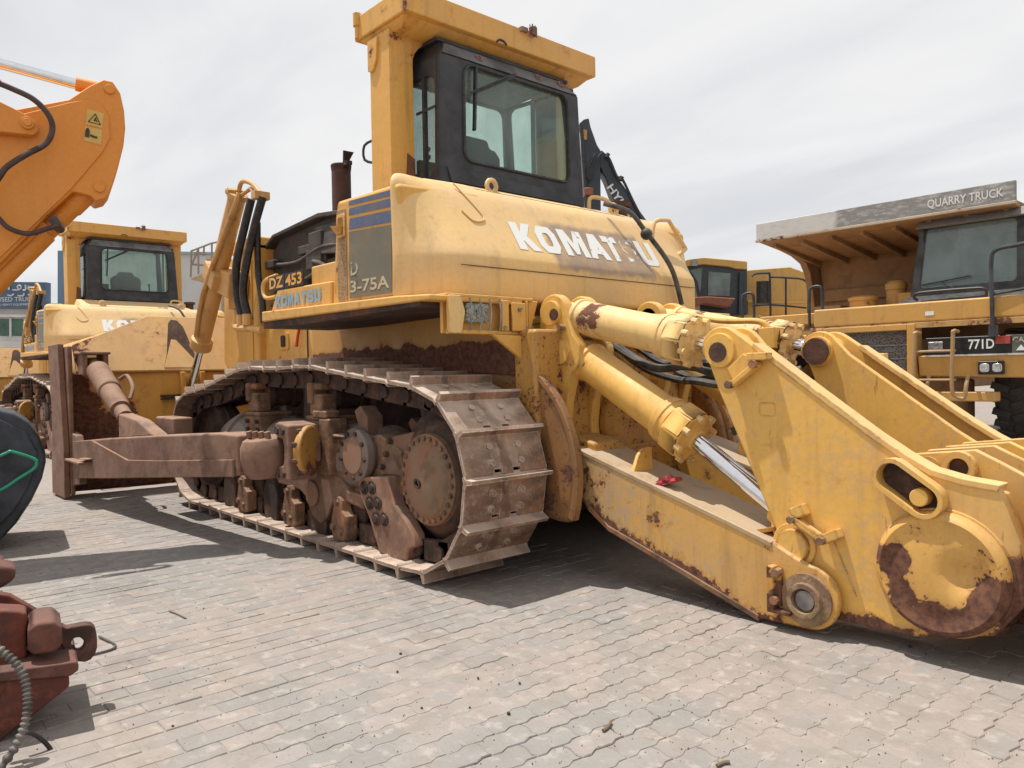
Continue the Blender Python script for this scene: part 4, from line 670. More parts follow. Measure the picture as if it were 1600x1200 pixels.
# ---- rear case and ripper brackets
mb = MB(); mb.box((-0.20, -0.92, 0.52), (0.02, 0.92, 1.60)); rc_ = part(mb, 'rear_case', YD, D, 0.03)
mb = MB(); mb.lathe([(0, 0.33), (0.06, 0.33), (0.10, 0.28), (0.10, 0)], (-0.2, 0, 0.95), (-1, 0, 0), 28); mb.box((-0.32, -0.4, 0.60), (-0.19, 0.4, 0.8)); part(mb, 'case_cover', YD, rc_, 0.01)
for s_ in (1, -1):
    poly = [(0.9, 1.3), (0.6, 1.38)] + arc(SC[0], SC[1], 0.76, 75, 203, 18) + [(-0.30, 0.36), (0.0, 0.40), (0.9, 0.5)]
    mb = MB(); mb.prism(poly, 'y', *sorted((s_ * 0.77, s_ * 0.885))); part(mb, 'final_drive_housing', YG, rc_, 0.05)
    poly = arc(SC[0], SC[1], 0.80, 110, 200, 14) + list(reversed(arc(SC[0], SC[1], 0.755, 110, 200, 14)))
    mb = MB(); mb.prism(poly, 'y', *sorted((s_ * 0.84, s_ * 0.905))); part(mb, 'housing_rim', YG, rc_, 0.012)
    poly = arc(-0.115, 1.715, 0.125, 160, -20, 10) + [(-0.06 + 0.07, 1.60)] if False else None
    out = [(0.02, 1.60)] + arc(-0.115, 1.71, 0.13, 15, 175, 10) + [(-0.30, 1.56)] + arc(-0.20, 1.44, 0.165, 160, 235, 6) + [(-0.235, 1.12), (-0.215, 0.95), (-0.27, 0.60), (-0.10, 0.46), (0.03, 0.9), (-0.02, 1.2)]
    mb = MB(); mb.prism(out, 'y', *sorted((s_ * 0.60, s_ * 0.68))); lg = part(mb, 'ripper_bracket', YR, D, 0.014)
    mb = MB(); mb.prism(out, 'y', *sorted((s_ * 0.34, s_ * 0.42))); part(mb, 'bracket_plate', YR, lg, 0.012)
    for (x, z, r) in ((-0.115, 1.71, 0.085), (-0.20, 1.45, 0.085)):
        mb = MB(); mb.cyl((x, s_ * 0.34, z), (x, s_ * 0.705, z), r, n=24); part(mb, 'pin', YR, lg, 0.006)
    mb = MB(); mb.cyl((-0.155, s_ * 0.70, 1.70), (-0.155, s_ * 0.71, 1.70), 0.04, n=14); part(mb, 'pin_rust', BRD, lg)
    mb = MB(); mb.bar((-0.085, s_ * 0.70, 1.54), (-0.235, s_ * 0.70, 1.62), 0.03, 0.05, (0, 1, 0)); mb.prism([(-0.05, 1.68), (-0.16, 1.64), (-0.235, 1.60), (-0.10, 1.53)], 'y', *sorted((s_ * 0.68, s_ * 0.70))); k_ = part(mb, 'pin_keeper', YR, lg, 0.006)
    mb = MB(); bolts(mb, [(-0.085, s_ * 0.70, 1.545), (-0.225, s_ * 0.70, 1.61)], (0, s_, 0), 0.02, 0.035); part(mb, 'keeper_bolts', BR, lg)
    pr2 = MB(); pr2.prism([(-0.2, 0.9), (-0.45, 0.86), (-0.48, 0.72), (-0.28, 0.55), (-0.18, 0.6)], 'y', *sorted((s_ * 0.36, s_ * 0.66))); part(pr2, 'lower_lug', YD, lg, 0.02)
    # ---- upper (tilt) and lower (lift) cylinders
    def ram(a, b, c, r, name, m1, extra=0.0):
        a, b, c = V(a), V(b), V(c); d = (b - a).normalized(); L = (b - a).length
        mb = MB(); mb.lathe([(-0.02, r * 0.72), (0.12, r * 0.80), (0.13, r * 1.08), (0.16, r * 1.1), (0.17, r), (L - 0.24, r), (L - 0.235, r * 1.13)], a, d, 28)
        mb.lathe([(0, r * 1.14), (0.03, r * 1.14), (0.031, r * 1.2), (0.05, r * 1.2), (0.051, r * 1.14), (0.09, r * 1.14)], a + d * (L - 0.24), d, 28)
        cy = part(mb, name, m1, D, 0.004)
        mb = MB(); mb.lathe([(0, r * 1.36), (0.13, r * 1.36), (0.14, r * 1.30), (0.14, r * 0.6), (0.17, r * 0.55), (0.17, 0)], a + d * (L - 0.14), d, 8); part(mb, 'cylinder_head', m1, cy, 0.012)
        mb = MB(); bolts(mb, ring_pts(b, d, r * 1.17, 8, 0.39), d, 0.02, 0.03, 8); part(mb, 'head_bolts', YC, cy)
        mb = MB(); mb.cyl(b, c, 0.052, n=24); part(mb, 'piston_rod', CHR, cy)
        mb = MB(); e = c; mb.cyl(e + V((0, -0.10, 0)), e + V((0, 0.10, 0)), 0.095, n=20); mb.cyl(e - d * 0.14, e, 0.075, 0.085, n=18); part(mb, 'rod_eye', m1, cy, 0.006)
        return cy, d
    cy, d = ram((-0.115, s_ * 0.54, 1.71), (-1.16, s_ * 0.555, 1.475), (-1.40, s_ * 0.56, 1.42), 0.115, 'tilt_cylinder', YC)
    mb = MB(); mb.tube([(-0.35, s_ * 0.40, 1.74), (-0.7, s_ * 0.40, 1.66), (-0.98, s_ * 0.41, 1.64), (-1.05, s_ * 0.43, 1.60), (-1.07, s_ * 0.45, 1.54)], 0.022, 8, 4); mb.obox((-1.08, s_ * 0.42, 1.52), (0.12, 0.10, 0.14)); part(mb, 'cylinder_pipe', YC2, cy, 0.005)
    cy, d = ram((-0.20, s_ * 0.54, 1.45), (-1.14, s_ * 0.55, 0.915), (-1.78, s_ * 0.56, 0.50), 0.125, 'lift_ram', YC2)
    # ---- ripper arm (upper plate box)
    up = [(-1.30, 1.44), (-1.385, 1.22), (-1.77, 0.385), (-1.86, 0.24), (-2.02, 0.085), (-2.40, 0.09), (-2.72, 0.17), (-2.83, 0.32), (-2.82, 0.58), (-2.74, 0.80), (-2.60, 0.815), (-2.47, 0.845), (-2.36, 0.905), (-2.22, 0.995), (-1.95, 1.19), (-1.60, 1.445)] + arc(-1.41, 1.42, 0.13, 130, 10, 8)
    mb = MB(); mb.prism(up, 'y', *sorted((s_ * 0.62, s_ * 0.68))); ar = part(mb, 'ripper_arm', YR, D, 0.014)
    mb = MB(); mb.prism([(x * 0.985 - 0.02, z - 0.045 if x < -1.58 else z) for x, z in up], 'y', *sorted((s_ * 0.44, s_ * 0.49))); part(mb, 'inner_plate', YR, ar, 0.012)
    fl = [(-1.60, 1.447), (-1.95, 1.192), (-2.22, 0.998), (-2.36, 0.908), (-2.47, 0.848), (-2.60, 0.818), (-2.74, 0.803)]
    th = 0.03; mb = MB()
    rings = [[(x - 0.0, s_ * 0.575, z - 0.02), (x, s_ * 0.687, z - 0.02), (x - 0.010, s_ * 0.687, z + th - 0.02), (x - 0.010, s_ * 0.575, z + th - 0.02)] for x, z in fl]
    mb.loft(rings); part(mb, 'top_flange', paint('flange_yellow_%d' % s_, (0.72, 0.46, 0.16), (0.68, 0.42, 0.15), rust=0.2, dust=0.3, grain=12, edge=0.14), ar, 0.006)
    mb = MB(); mb.cyl((-1.41, s_ * 0.40, 1.42), (-1.41, s_ * 0.70, 1.42), 0.095, n=28); part(mb, 'pin', YR, ar, 0.006)
    mb = MB(); mb.cyl((-1.41, s_ * 0.40 - 0.0, 1.42), (-1.41, s_ * 0.385, 1.42), 0.085, n=28); part(mb, 'pin_rust', BRD, ar); mb = MB(); mb.cyl((-1.405, s_ * 0.70, 1.41), (-1.405, s_ * 0.706, 1.41), 0.055, n=14); part(mb, 'pin_face', BRD, ar)
    mb = MB(); mb.bar((-1.50, s_ * 0.715, 1.23), (-1.66, s_ * 0.715, 1.345), 0.03, 0.055, (0, 1, 0)); mb.prism([(-1.46, 1.32), (-1.50, 1.24), (-1.66, 1.33), (-1.56, 1.40)], 'y', *sorted((s_ * 0.68, s_ * 0.70))); mb.box((-1.72, min(s_ * 0.68, s_ * 0.74), 1.36), (-1.60, max(s_ * 0.68, s_ * 0.74), 1.40)); part(mb, 'pin_keeper', YR, ar, 0.006)
    mb = MB(); bolts(mb, [(-1.50, s_ * 0.73, 1.235), (-1.645, s_ * 0.73, 1.34)], (0, s_, 0), 0.022, 0.03, 8); bolts(mb, [(-1.852, s_ * 0.745, 0.562), (-2.005, s_ * 0.745, 0.478)], (0, s_, 0), 0.02, 0.03, 8); part(mb, 'keeper_bolts', BR, ar)
    mb = MB(); mb.prism(rrect(-1.73, 1.07, -1.64, 1.14, 0.012), 'y', *sorted((s_ * 0.68, s_ * 0.684))); part(mb, 'data_plate', YR, ar, 0.003)
    # lower pin boss with keeper bar
    mb = MB(); mb.cyl((-1.83, s_ * 0.62, 0.42), (-1.83, s_ * 0.72, 0.42), 0.085, n=28); mb.cyl((-1.83, s_ * 0.68, 0.42), (-1.83, s_ * 0.70, 0.42), 0.115, n=28); mb.bar((-1.84, s_ * 0.73, 0.57), (-2.02, s_ * 0.73, 0.47), 0.035, 0.05, (0, 1, 0)); mb.obox((-1.875, s_ * 0.715, 0.60), (0.07, 0.07, 0.06), (1, 0, -0.5)); mb.obox((-2.04, s_ * 0.715, 0.50), (0.09, 0.07, 0.05), (1, 0, -0.5)); part(mb, 'pin_boss', YR, ar, 0.008)
    # slot pocket with pin
    cx, cz = -2.41, 0.765; dv = V((-0.105, 0, -0.072))
    slot = []
    for k in range(13):
        q = math.radians(60 + 180 * k / 12 - 35); 
    dn = dv.normalized(); pn = V((dn.z, 0, -dn.x))
    def stadium(r, e=1.0): 
        a, b = V((cx, 0, cz)) - dv * e * 0.75, V((cx, 0, cz)) + dv * e * 0.55
        ps = [b + (dn * math.cos(q) + pn * math.sin(q)) * r for q in [math.radians(-90 + 18 * k) for k in range(11)]] + [a + (-dn * math.cos(q) - pn * math.sin(q)) * r for q in [math.radians(-90 + 18 * k) for k in range(11)]]
        return [(p.x, p.z) for p in ps]
    mb = MB(); o1, i1 = stadium(0.082), stadium(0.062); n_ = len(o1); y0, y1 = s_ * 0.68, s_ * 0.755
    mb.loft([[(x, y0, z) for x, z in o1], [(x, y1, z) for x, z in o1], [(x, y1, z) for x, z in i1], [(x, y0, z) for x, z in i1]], cap=False, closed=False); part(mb, 'slot_rim', YR, ar)
    mb = MB(); mb.prism(stadium(0.062), 'y', *sorted((s_ * 0.678, s_ * 0.684))); part(mb, 'slot_floor', BRD, ar)
    mb = MB(); c_ = V((cx, 0, cz)) + dv * 0.35; mb.cyl((c_.x, s_ * 0.68, c_.z - 0.005), (c_.x, s_ * 0.745, c_.z - 0.005), 0.04, n=18); part(mb, 'slot_pin', YR, ar, 0.005)
    # domed end cap of the cross tube
    DOM = paint('dome_yellow_%d' % s_, (0.66, 0.37, 0.085), (0.60, 0.34, 0.09), rust=0.24, dust=0.28, low=(0.14, 0.34, 0.20), grain=9, speck=0.10, blobs=((-2.345, 0.44, 0.10, 0.30), (-2.37, 0.30, 0.09, 0.25), (-2.52, 0.17, 0.17, 0.22), (-2.74, 0.32, 0.14, 0.34), (-2.68, 0.22, 0.12, 0.25)))
    cdm = V((-2.52, s_ * 0.68, 0.405))
    mb = MB(); mb.lathe([(0.0, 0.275), (0.03, 0.275), (0.055, 0.262), (0.065, 0.245), (0.058, 0.228), (0.05, 0.20), (0.054, 0.17), (0.058, 0.14), (0.061, 0.11), (0.063, 0.08), (0.065, 0.05), (0.066, 0.02), (0.066, 0.0)], cdm, (0, s_, 0), 48)
    for p in mb.v:
        q = (p - cdm); rr = math.hypot(q.x + 0.10, q.z - 0.01)
        if abs(p.y) > 0.70 and math.hypot(q.x, q.z) < 0.215: p.y -= s_ * 0.055 * math.exp(-(rr / 0.075) ** 2)
    part(mb, 'end_dome', DOM, ar)
    mb = MB(); mb.tube([cdm + V((0.279 * math.cos(q), s_ * 0.002, 0.279 * math.sin(q))) for q in [2 * math.pi * k / 40 for k in range(40)]], 0.007, 6, closed=True)
    for a_, b_ in (((-1.86, 0.30), (-2.06, 0.11)), ((-2.02, 0.50), (-2.14, 0.22))): mb.tube([(a_[0] + (b_[0] - a_[0]) * k / 8, s_ * 0.681, a_[1] + (b_[1] - a_[1]) * k / 8 + 0.003 * (k % 2)) for k in range(9)], 0.0045, 5)
    tag(part(mb, 'weld_bead', YR, ar), kind='stuff')
    # ---- lower arm
    lo = [(-0.36, 0.83), (-0.9, 0.672), (-1.74, 0.428), (-1.86, 0.372)] + arc(-1.925, 0.185, 0.16, 95, 262, 14) + [(-1.84, 0.022), (-1.66, 0.02), (-1.2, 0.17), (-0.64, 0.345), (-0.48, 0.45), (-0.36, 0.60)]
    mb = MB(); mb.prism(lo, 'y', *sorted((s_ * 0.705, s_ * 0.745))); la = part(mb, 'lower_arm', paint('lower_arm_yellow_%d' % s_, (0.66, 0.36, 0.075), (0.58, 0.34, 0.12), rust=0.10, dust=0.42, grain=12, speck=0.05, edge=0.10, streak=0.5, low=(0.50, 0.70, 0.30, 0.3186), mud=(-1.35, -0.55, 0.8), blobs=((-1.02, 0.46, 0.14, 0.13), (-0.5, 0.6, 0.22, 0.10))), D, 0.012)
    for o in (la,): pass
    mb = MB(); mb.prism([p for p in lo if p[0] > -1.79], 'y', *sorted((s_ * 0.34, s_ * 0.38))); part(mb, 'inner_plate', YS, la, 0.012)
    tp = [(-0.36, 0.835), (-0.9, 0.677), (-1.5, 0.503), (-1.74, 0.43)]; mb = MB()
    mb.loft([[(x, s_ * 0.335, z - 0.03), (x, s_ * 0.75, z - 0.03), (x, s_ * 0.75, z), (x, s_ * 0.335, z)] for x, z in tp]); part(mb, 'arm_top', paint('dusty_arm_top_%d' % s_, (0.46, 0.33, 0.17), (0.40, 0.29, 0.17), rust=0.3, dust=0.9, dcol=(0.40, 0.31, 0.22)), la, 0.006)
    bt = [(-0.36, 0.60), (-0.48, 0.45), (-0.64, 0.345), (-1.2, 0.17), (-1.66, 0.02)]; mb = MB()
    mb.loft([[(x, s_ * 0.335, z - 0.015), (x, s_ * 0.752, z - 0.015), (x, s_ * 0.752, z + 0.02), (x, s_ * 0.335, z + 0.02)] for x, z in bt]); part(mb, 'arm_bottom', BR, la, 0.006)
    mb = MB(); mb.lathe([(0, 0.13), (0.02, 0.13), (0.025, 0.088), (0.05, 0.085), (0.05, 0.062), (0.012, 0.06), (0.012, 0.0)], (-1.925, s_ * 0.742, 0.175), (0, s_, 0), 32); part(mb, 'pivot_boss', dirty('worn_boss', (0.30, 0.20, 0.10), (0.16, 0.09, 0.05), (0.36, 0.26, 0.16), dust=0.3, scale=9), la)
    mb = MB(); mb.lathe([(0, 0.048), (0.03, 0.048), (0.03, 0.0)], (-1.925, s_ * 0.742, 0.175), (0, s_, 0), 20); part(mb, 'pivot_pin', STL, la)
    mb = MB(); mb.box((-1.80, min(s_ * 0.745, s_ * 0.775), 0.12), (-1.755, max(s_ * 0.745, s_ * 0.775), 0.31)); mb.box((-1.775, min(s_ * 0.745, s_ * 0.80), 0.10), (-1.735, max(s_ * 0.745, s_ * 0.80), 0.32)); mb.box((-1.86, min(s_ * 0.745, s_ * 0.80), 0.085), (-1.735, max(s_ * 0.745, s_ * 0.80), 0.105)); k_ = part(mb, 'keeper_bar', YS, la, 0.006)
    mb = MB(); bolts(mb, [(-1.785, s_ * 0.775, 0.29), (-1.775, s_ * 0.775, 0.15)], (0, s_, 0), 0.022, 0.03, 8); part(mb, 'keeper_bolts', BR, la)
    mb = MB(); mb.prism([(s_ * 0.50, 0.68), (s_ * 0.70, 0.68), (s_ * 0.64, 0.80), (s_ * 0.60, 0.835), (s_ * 0.51, 0.845)], 'x', -0.80, -0.77); part(mb, 'stop_lug', YR, la, 0.008)
    mb = MB(); mb.lathe([(0, 0.07), (0.02, 0.075), (0.02, 0.05), (0, 0.048)], (-1.66, s_ * 0.62, 0.46), (0.26, 0, 1), 20); part(mb, 'arm_socket', YS, la)
# cross tube, shank block
mb = MB(); mb.cyl((-2.52, -0.66, 0.405), (-2.52, 0.66, 0.405), 0.235, n=32); xt = part(mb, 'cross_tube', YS, D)
mb = MB()
for y in (0.36, 0.10, -0.14, -0.40):
    mb.prism([(-2.16, 0.62), (-2.26, 0.885), (-2.56, 0.925), (-2.68, 0.865), (-2.80, 0.80), (-3.3, 0.83), (-3.5, 0.70), (-3.5, 0.25), (-2.7, 0.15)], 'y', y - 0.02, y + 0.02)
mb.box((-3.1, -0.38, 0.25), (-2.6, 0.34, 0.5)); part(mb, 'shank_holder', YR, xt, 0.008)
mb = MB(); mb.lathe([(0, 0.075), (0.04, 0.075), (0.04, 0.045), (0.0, 0.043)], (-2.50, 0.38, 0.84), (0, 1, 0), 20); mb.lathe([(0, 0.05), (0.01, 0.05), (0.01, 0)], (-2.36, 0.38, 0.83), (0, 1, 0), 14); part(mb, 'holder_bush', YR, xt)
mb = MB(); mb.cyl((-2.50, 0.3, 0.84), (-2.50, 0.40, 0.84), 0.043, n=16); part(mb, 'holder_hole_plug', BRD, xt)  # solid plug, coloured dark for the shade inside the bore
mb = MB(); mb.prism([(-2.83, 0.12), (-2.86, 0.80), (-3.0, 0.78), (-3.06, 0.2)], 'y', 0.44, 0.655); mb.prism([(-2.83, 0.12), (-2.86, 0.80), (-3.0, 0.78), (-3.06, 0.2)], 'y', -0.655, -0.44); mb.box((-3.6, -0.62, 0.3), (-2.98, 0.62, 0.58)); part(mb, 'tool_beam', YS, xt, 0.015)
# hoses between the rams
mb = MB(); rng = random.Random(11)
for k in range(6):
    y = 0.32 - 0.08 * k; z = 1.54 - 0.035 * (k % 3) + 0.02 * (k % 2)
    mb.tube([(-0.22, y, z + 0.02), (-0.45, y - 0.02, z - 0.10 - rng.uniform(0, 0.05)), (-0.70, y + rng.uniform(-0.07, 0.07), z - 0.10 - rng.uniform(0, 0.12)), (-0.95, y + rng.uniform(-0.10, 0.10), z - 0.12 - rng.uniform(0, 0.16)), (-1.18, y + 0.02, z - 0.18 - rng.uniform(0, 0.12)), (-1.45, y - 0.05, z - 0.16 - rng.uniform(0, 0.1))], 0.024, 8, 6)
for k in range(4):
    y = 0.12 - 0.10 * k
    mb.tube([(-0.85, y + 0.1, 1.38), (-1.02, y + 0.02, 1.34), (-1.14, y, 1.20), (-1.20, y - 0.02, 1.02), (-1.12, y, 0.92)], 0.026, 8, 6)
part(mb, 'ripper_hoses', HOSE, rc_)
mb = MB()
for x in (-1.08, -1.14, -1.2): mb.lathe([(0, 0.034), (0.04, 0.034)], (x, 0.02, 1.16 + (x + 1.14) * 2), (0.3, 0, 1), 10)
part(mb, 'hose_fittings', STL, rc_)
# ============================================================ GROUND
def paver_mat(name, base=True):
    m, t, b, out = newmat(name); geo = nd(t, 'ShaderNodeNewGeometry'); co = geo.outputs['Position']; oi = nd(t, 'ShaderNodeObjectInfo')
    r = mth(t, 'FRACT', mth(t, 'ADD', oi.outputs['Random'], mth(t, 'MULTIPLY', geo.outputs['Random Per Island'], 7.31)))
    big = noise(t, co, 0.55, 4, 0.6, 0.3); mid = noise(t, co, 3.2, 5, 0.6); fine = noise(t, co, 60, 5, 0.7)
    c = mixc(t, ss(t, mth(t, 'ADD', mth(t, 'MULTIPLY', r, 0.22), mth(t, 'MULTIPLY', big, 0.8)), 0.40, 0.66), (0.252, 0.241, 0.228), (0.290, 0.247, 0.226))
    if base:
        v = nd(t, 'ShaderNodeHueSaturation', {'Color': c, 'Value': ss(t, r, 0.0, 1.0, 0.93, 1.05)}); c = v.outputs[0]
    sand = ss(t, mth(t, 'ADD', mth(t, 'MULTIPLY', mid, 0.5), mth(t, 'MULTIPLY', big, 0.5)), 0.42, 0.62)
    c = mixc(t, mth(t, 'MULTIPLY', sand, 0.65), c, (0.288, 0.249, 0.214))
    c = mixc(t, ss(t, fine, 0.5, 0.8, 0.0, 0.45), c, (0.19, 0.165, 0.145))
    c = mixc(t, ss(t, noise(t, co, 1.7, 5, 0.62, 0.5), 0.66, 0.74, 0.0, 0.4), c, (0.52, 0.50, 0.48))
    c = mixc(t, ss(t, noise(t, mapped(t, co, (1, 1, 1), (5, 3, 0)), 1.1, 4, 0.6, 0.4), 0.58, 0.72, 0.0, 0.5), c, (0.15, 0.135, 0.125))
    c = mixc(t, ss(t, noise(t, co, 7.5, 6, 0.65), 0.42, 0.68, 0.0, 0.5), c, (0.215, 0.188, 0.165))
    c = mixc(t, ss(t, noise(t, mapped(t, co, (1, 1, 1), (8, 1, 4)), 13, 5, 0.6), 0.52, 0.70, 0.0, 0.55), c, (0.40, 0.362, 0.322))
    if not base:
        # beyond the built pavers: fine course lines only
        br = nd(t, 'ShaderNodeTexBrick', {'Vector': mapped(t, co, (1, 1, 1), (0, 0, 0), (0, 0, math.pi / 2)), 'Scale': 1.0, 'Brick Width': 0.22, 'Row Height': 0.11, 'Mortar Size': 0.006, 'Color1': (1, 1, 1, 1), 'Color2': (0.93, 0.92, 0.91, 1), 'Mortar': (0.78, 0.74, 0.70, 1)})
        far = ss(t, nd(t, 'ShaderNodeVectorMath', {0: co}, operation='LENGTH').outputs['Value'], 7.0, 12.0)
        c = mixc(t, far, c, mixc(t, 1.0, c, br.outputs['Color'], 'MULTIPLY'))
    t.links.new(c, b.inputs['Base Color']); b.inputs['Roughness'].default_value = 0.93; b.inputs['Specular IOR Level'].default_value = 0.25
    bp = nd(t, 'ShaderNodeBump', {'Height': mth(t, 'ADD', mth(t, 'MULTIPLY', fine, 0.35), mid), 'Strength': 0.7, 'Distance': 0.008}); t.links.new(bp.outputs[0], b.inputs['Normal'])
    return m
PAV = paver_mat('concrete_paver'); SAND = paver_mat('sandy_ground', False)
def lvl(x, y): return 0.004 * math.sin(1.3 * x + 0.4) * math.sin(1.1 * y) + 0.002 * math.sin(3.1 * x + 2.3 * y)
from mathutils import noise as mnoise
def sandn(x, y): return 0.0032 * mnoise.fractal(V((x * 1.3, y * 1.3, 0.3)), 0.8, 2.0, 4) + 0.0016 * mnoise.noise(V((x * 9, y * 9, 2.0)))
mb = MB(); N_ = 150; gx = [-900, -60] + [-6 + i * 16 / N_ for i in range(N_ + 1)] + [60, 900]; gy = [-900, -60] + [-5 + i * 13 / N_ for i in range(N_ + 1)] + [60, 900]
vs = [(x, y, (lvl(x, y) + sandn(x, y) if -6 <= x <= 10 and -5 <= y <= 8 else 0.0) - 0.0034) for x in gx for y in gy]; n_ = len(gy)
mb.add(vs, [(i * n_ + j, (i + 1) * n_ + j, (i + 1) * n_ + j + 1, i * n_ + j + 1) for i in range(len(gx) - 1) for j in range(n_ - 1)])
ground = tag(part(mb, 'ground', SAND), kind='structure')
def wave(x, y):
    k = min(1.0, max(0.0, (-0.2 - x + (2.3 - y) * 0.6) / 0.8)); a = 0.0085 * k
    return (x + a * math.sin(2 * math.pi * y / 0.11), y + a * math.sin(2 * math.pi * x / 0.11))
def paver(x0, y0, dx, dy, rng):
    g = 0.0028; seg = 6 if (-0.2 - x0 + (2.3 - y0) * 0.6) > 0 else 1
    a, b, c, d = x0 + g, x0 + dx - g, y0 + g, y0 + dy - g; ps = []
    for (p, q) in (((a, c), (b, c)), ((b, c), (b, d)), ((b, d), (a, d)), ((a, d), (a, c))):
        for k in range(seg): f = k / seg; ps.append((p[0] + (q[0] - p[0]) * f, p[1] + (q[1] - p[1]) * f))
    cx, cy = x0 + dx / 2, y0 + dy / 2; h = rng.gauss(0, 0.0014) + lvl(cx, cy) - 0.0008; tx, ty = rng.gauss(0, 0.007), rng.gauss(0, 0.007)
    P1 = [wave(*p) for p in ps]; cxw, cyw = wave(cx, cy); mb = MB()
    top = [(cxw + (x - cxw) * 0.955, cyw + (y - cyw) * 0.965) for x, y in P1]
    zf = lambda x, y, o: h + o + tx * (x - cx) + ty * (y - cy)
    n = len(P1); vs = [(x, y, zf(x, y, -0.022)) for x, y in P1] + [(x, y, zf(x, y, -0.004)) for x, y in P1] + [(x, y, zf(x, y, 0.0)) for x, y in top]
    mb.add(vs, [(i, (i + 1) % n, n + (i + 1) % n, n + i) for i in range(n)] + [(n + i, n + (i + 1) % n, 2 * n + (i + 1) % n, 2 * n + i) for i in range(n)] + [tuple(range(2 * n, 3 * n))])
    return mb, (cx, cy)
rng = random.Random(3); allp = []; px_, py_ = 0.11, 0.22
for i in range(int(-3.6 / px_), int(7.2 / px_)):
    for j in range(int(-1.5 / py_), int(6.2 / py_)):
        x0, y0 = i * px_, (j + 0.5 * (i % 2)) * py_; c = V((x0 + 0.055, y0 + 0.11, 0)); r_ = c - V((CAM.x, CAM.y, 0)); dep = r_.dot(fwl); lat = r_.dot(rgt)
        if dep < 2.2 or dep > 9.0 or abs(lat) > dep * 0.70 + 0.15: continue
        if c.y < 0.3 and dep > 5: continue
        allp.append((dep, abs(lat) / dep > 0.68, x0, y0))
allp.sort(); near = 0; rest = MB()
for dep, edge_, x0, y0 in allp:
    mb, c = paver(x0, y0, px_, py_, rng); r_ = V((c[0], c[1], 0)) - V((CAM.x, CAM.y, 0)); vis = dep > 2.62 and abs(r_.dot(rgt)) < dep * 0.66 and not edge_
    if vis and near < 300:
        near += 1; o = part(mb, 'paver', PAV, ground, smooth=0)
    else: rest.add(mb.v, mb.f)
tag(part(rest, 'paver_field', PAV, ground, smooth=0), kind='stuff')

# loose grit
mb = MB(); rg = random.Random(21)
for i in range(2600):
    dep = 2.3 + 6.5 * rg.random() ** 1.5; lat = rg.uniform(-0.72, 0.72) * dep; c = V((CAM.x, CAM.y, 0)) + fwl * dep + rgt * lat
    if c.y < 0.2 and dep > 4.5: continue
    if mnoise.noise(V((c.x * 0.9, c.y * 0.9, 7))) < rg.uniform(-0.5, 0.35): continue
    q = rg.uniform(0.0015, 0.0045) * (2.0 if rg.random() < 0.04 else 1.0); a = rg.uniform(0, 6.28); z = lvl(c.x, c.y) + 0.0005
    mb.add([c + V((math.cos(a + k * 2.1) * q, math.sin(a + k * 2.1) * q, z)) for k in range(3)] + [c + V((0, 0, z + q * 1.1))], [(0, 1, 3), (1, 2, 3), (2, 0, 3)])
tag(part(mb, 'grit', plain('grit_brown', (0.14, 0.115, 0.095), 0.95, var=0.6, scale=3), smooth=0), 'loose dark grit scattered over the pavers', 'grit', kind='stuff')
# ============================================================ helpers to place by bearing, height and depth
def at(px, py, dep):
    x, y = px - 800, -(py - 600); d = ex * (x / FPX) + ey * (y / FPX) + fwd
    return CAM + d * (dep / d.dot(fwl))
class Fr:
    "an upright plane standing in the yard, through the point at bearing px and depth dep, turned to yaw"
    def __init__(s, px, dep, yaw=None):
        s.o = at(px, 590, dep); d = s.o - CAM; d.z = 0
        s.n = d.normalized() if yaw is None else V((math.cos(yaw), math.sin(yaw), 0))
    def at(s, px, py, off=0.0):
        d = at(px, py, 1.0) - CAM; return CAM + d * ((s.o + s.n * off - CAM).dot(s.n) / d.dot(s.n))
def slab(poly, dep, th, name, mat, parent, bevel=0.008, fr=None):
    "solid upright plate with real thickness th; dep is its depth, or the offset behind the frame fr"
    f = [fr.at(x, y, dep) if fr else at(x, y, dep) for x, y in poly]; mb = MB(); n = len(f); b = [p + (fr.n if fr else fwl) * th for p in f]
    mb.add(f + b, [tuple(range(n)), tuple(range(2 * n - 1, n - 1, -1))] + [(i, n + i, n + (i + 1) % n, (i + 1) % n) for i in range(n)])
    return part(mb, name, mat, parent, bevel)

# ============================================================ ORANGE EXCAVATOR ARM (left)
FE = Fr(90, 5.9); en = FE.n
E = thing('excavator', 'glossy orange excavator stick with linkage and cylinders reaching in from the left', 'excavator', (3.0, 3.7, 0))
def sub(o, root): o.parent = root; o.location = o.location - root.location; return o
def eslab(poly, dep, th, name, mat, bevel=0.012): return sub(slab(poly, dep, th, name, mat, None, bevel, FE), E)
def epart(mb, name, mat, bevel=0.0): return sub(part(mb, name, mat, None, bevel), E)
eslab([(-420, 120), (-60, 165), (0, 168), (27, 170), (107, 155), (140, 134), (162, 124), (176, 127), (188, 145), (194, 172), (196, 200), (193, 228), (184, 264), (172, 300), (164, 310), (150, 314), (141, 306), (114, 299), (75, 335), (32, 380), (0, 412), (-420, 800)], 0.0, 0.34, 'stick', OR)
eslab([(-300, 150), (0, 178), (27, 180), (108, 160), (140, 155), (158, 163), (170, 180), (172, 215), (160, 238), (112, 294), (30, 374), (-300, 690)], -0.014, 0.015, 'reinforcing_plate', OR, 0.006)
for (x, y, r) in ((171, 140, 7.5), (155, 293, 8)):
    mb = MB(); c = FE.at(x, y, 0.0); mb.cyl(c - en * 0.02, c + en * 0.36, r * 5.9 / FPX, n=24); epart(mb, 'pin', OR, 0.004)
eslab([(-300, 60), (0, 158), (30, 173), (52, 186), (60, 196), (60, 205), (52, 211), (0, 206), (-300, 190)], -0.10, 0.08, 'link', OR)
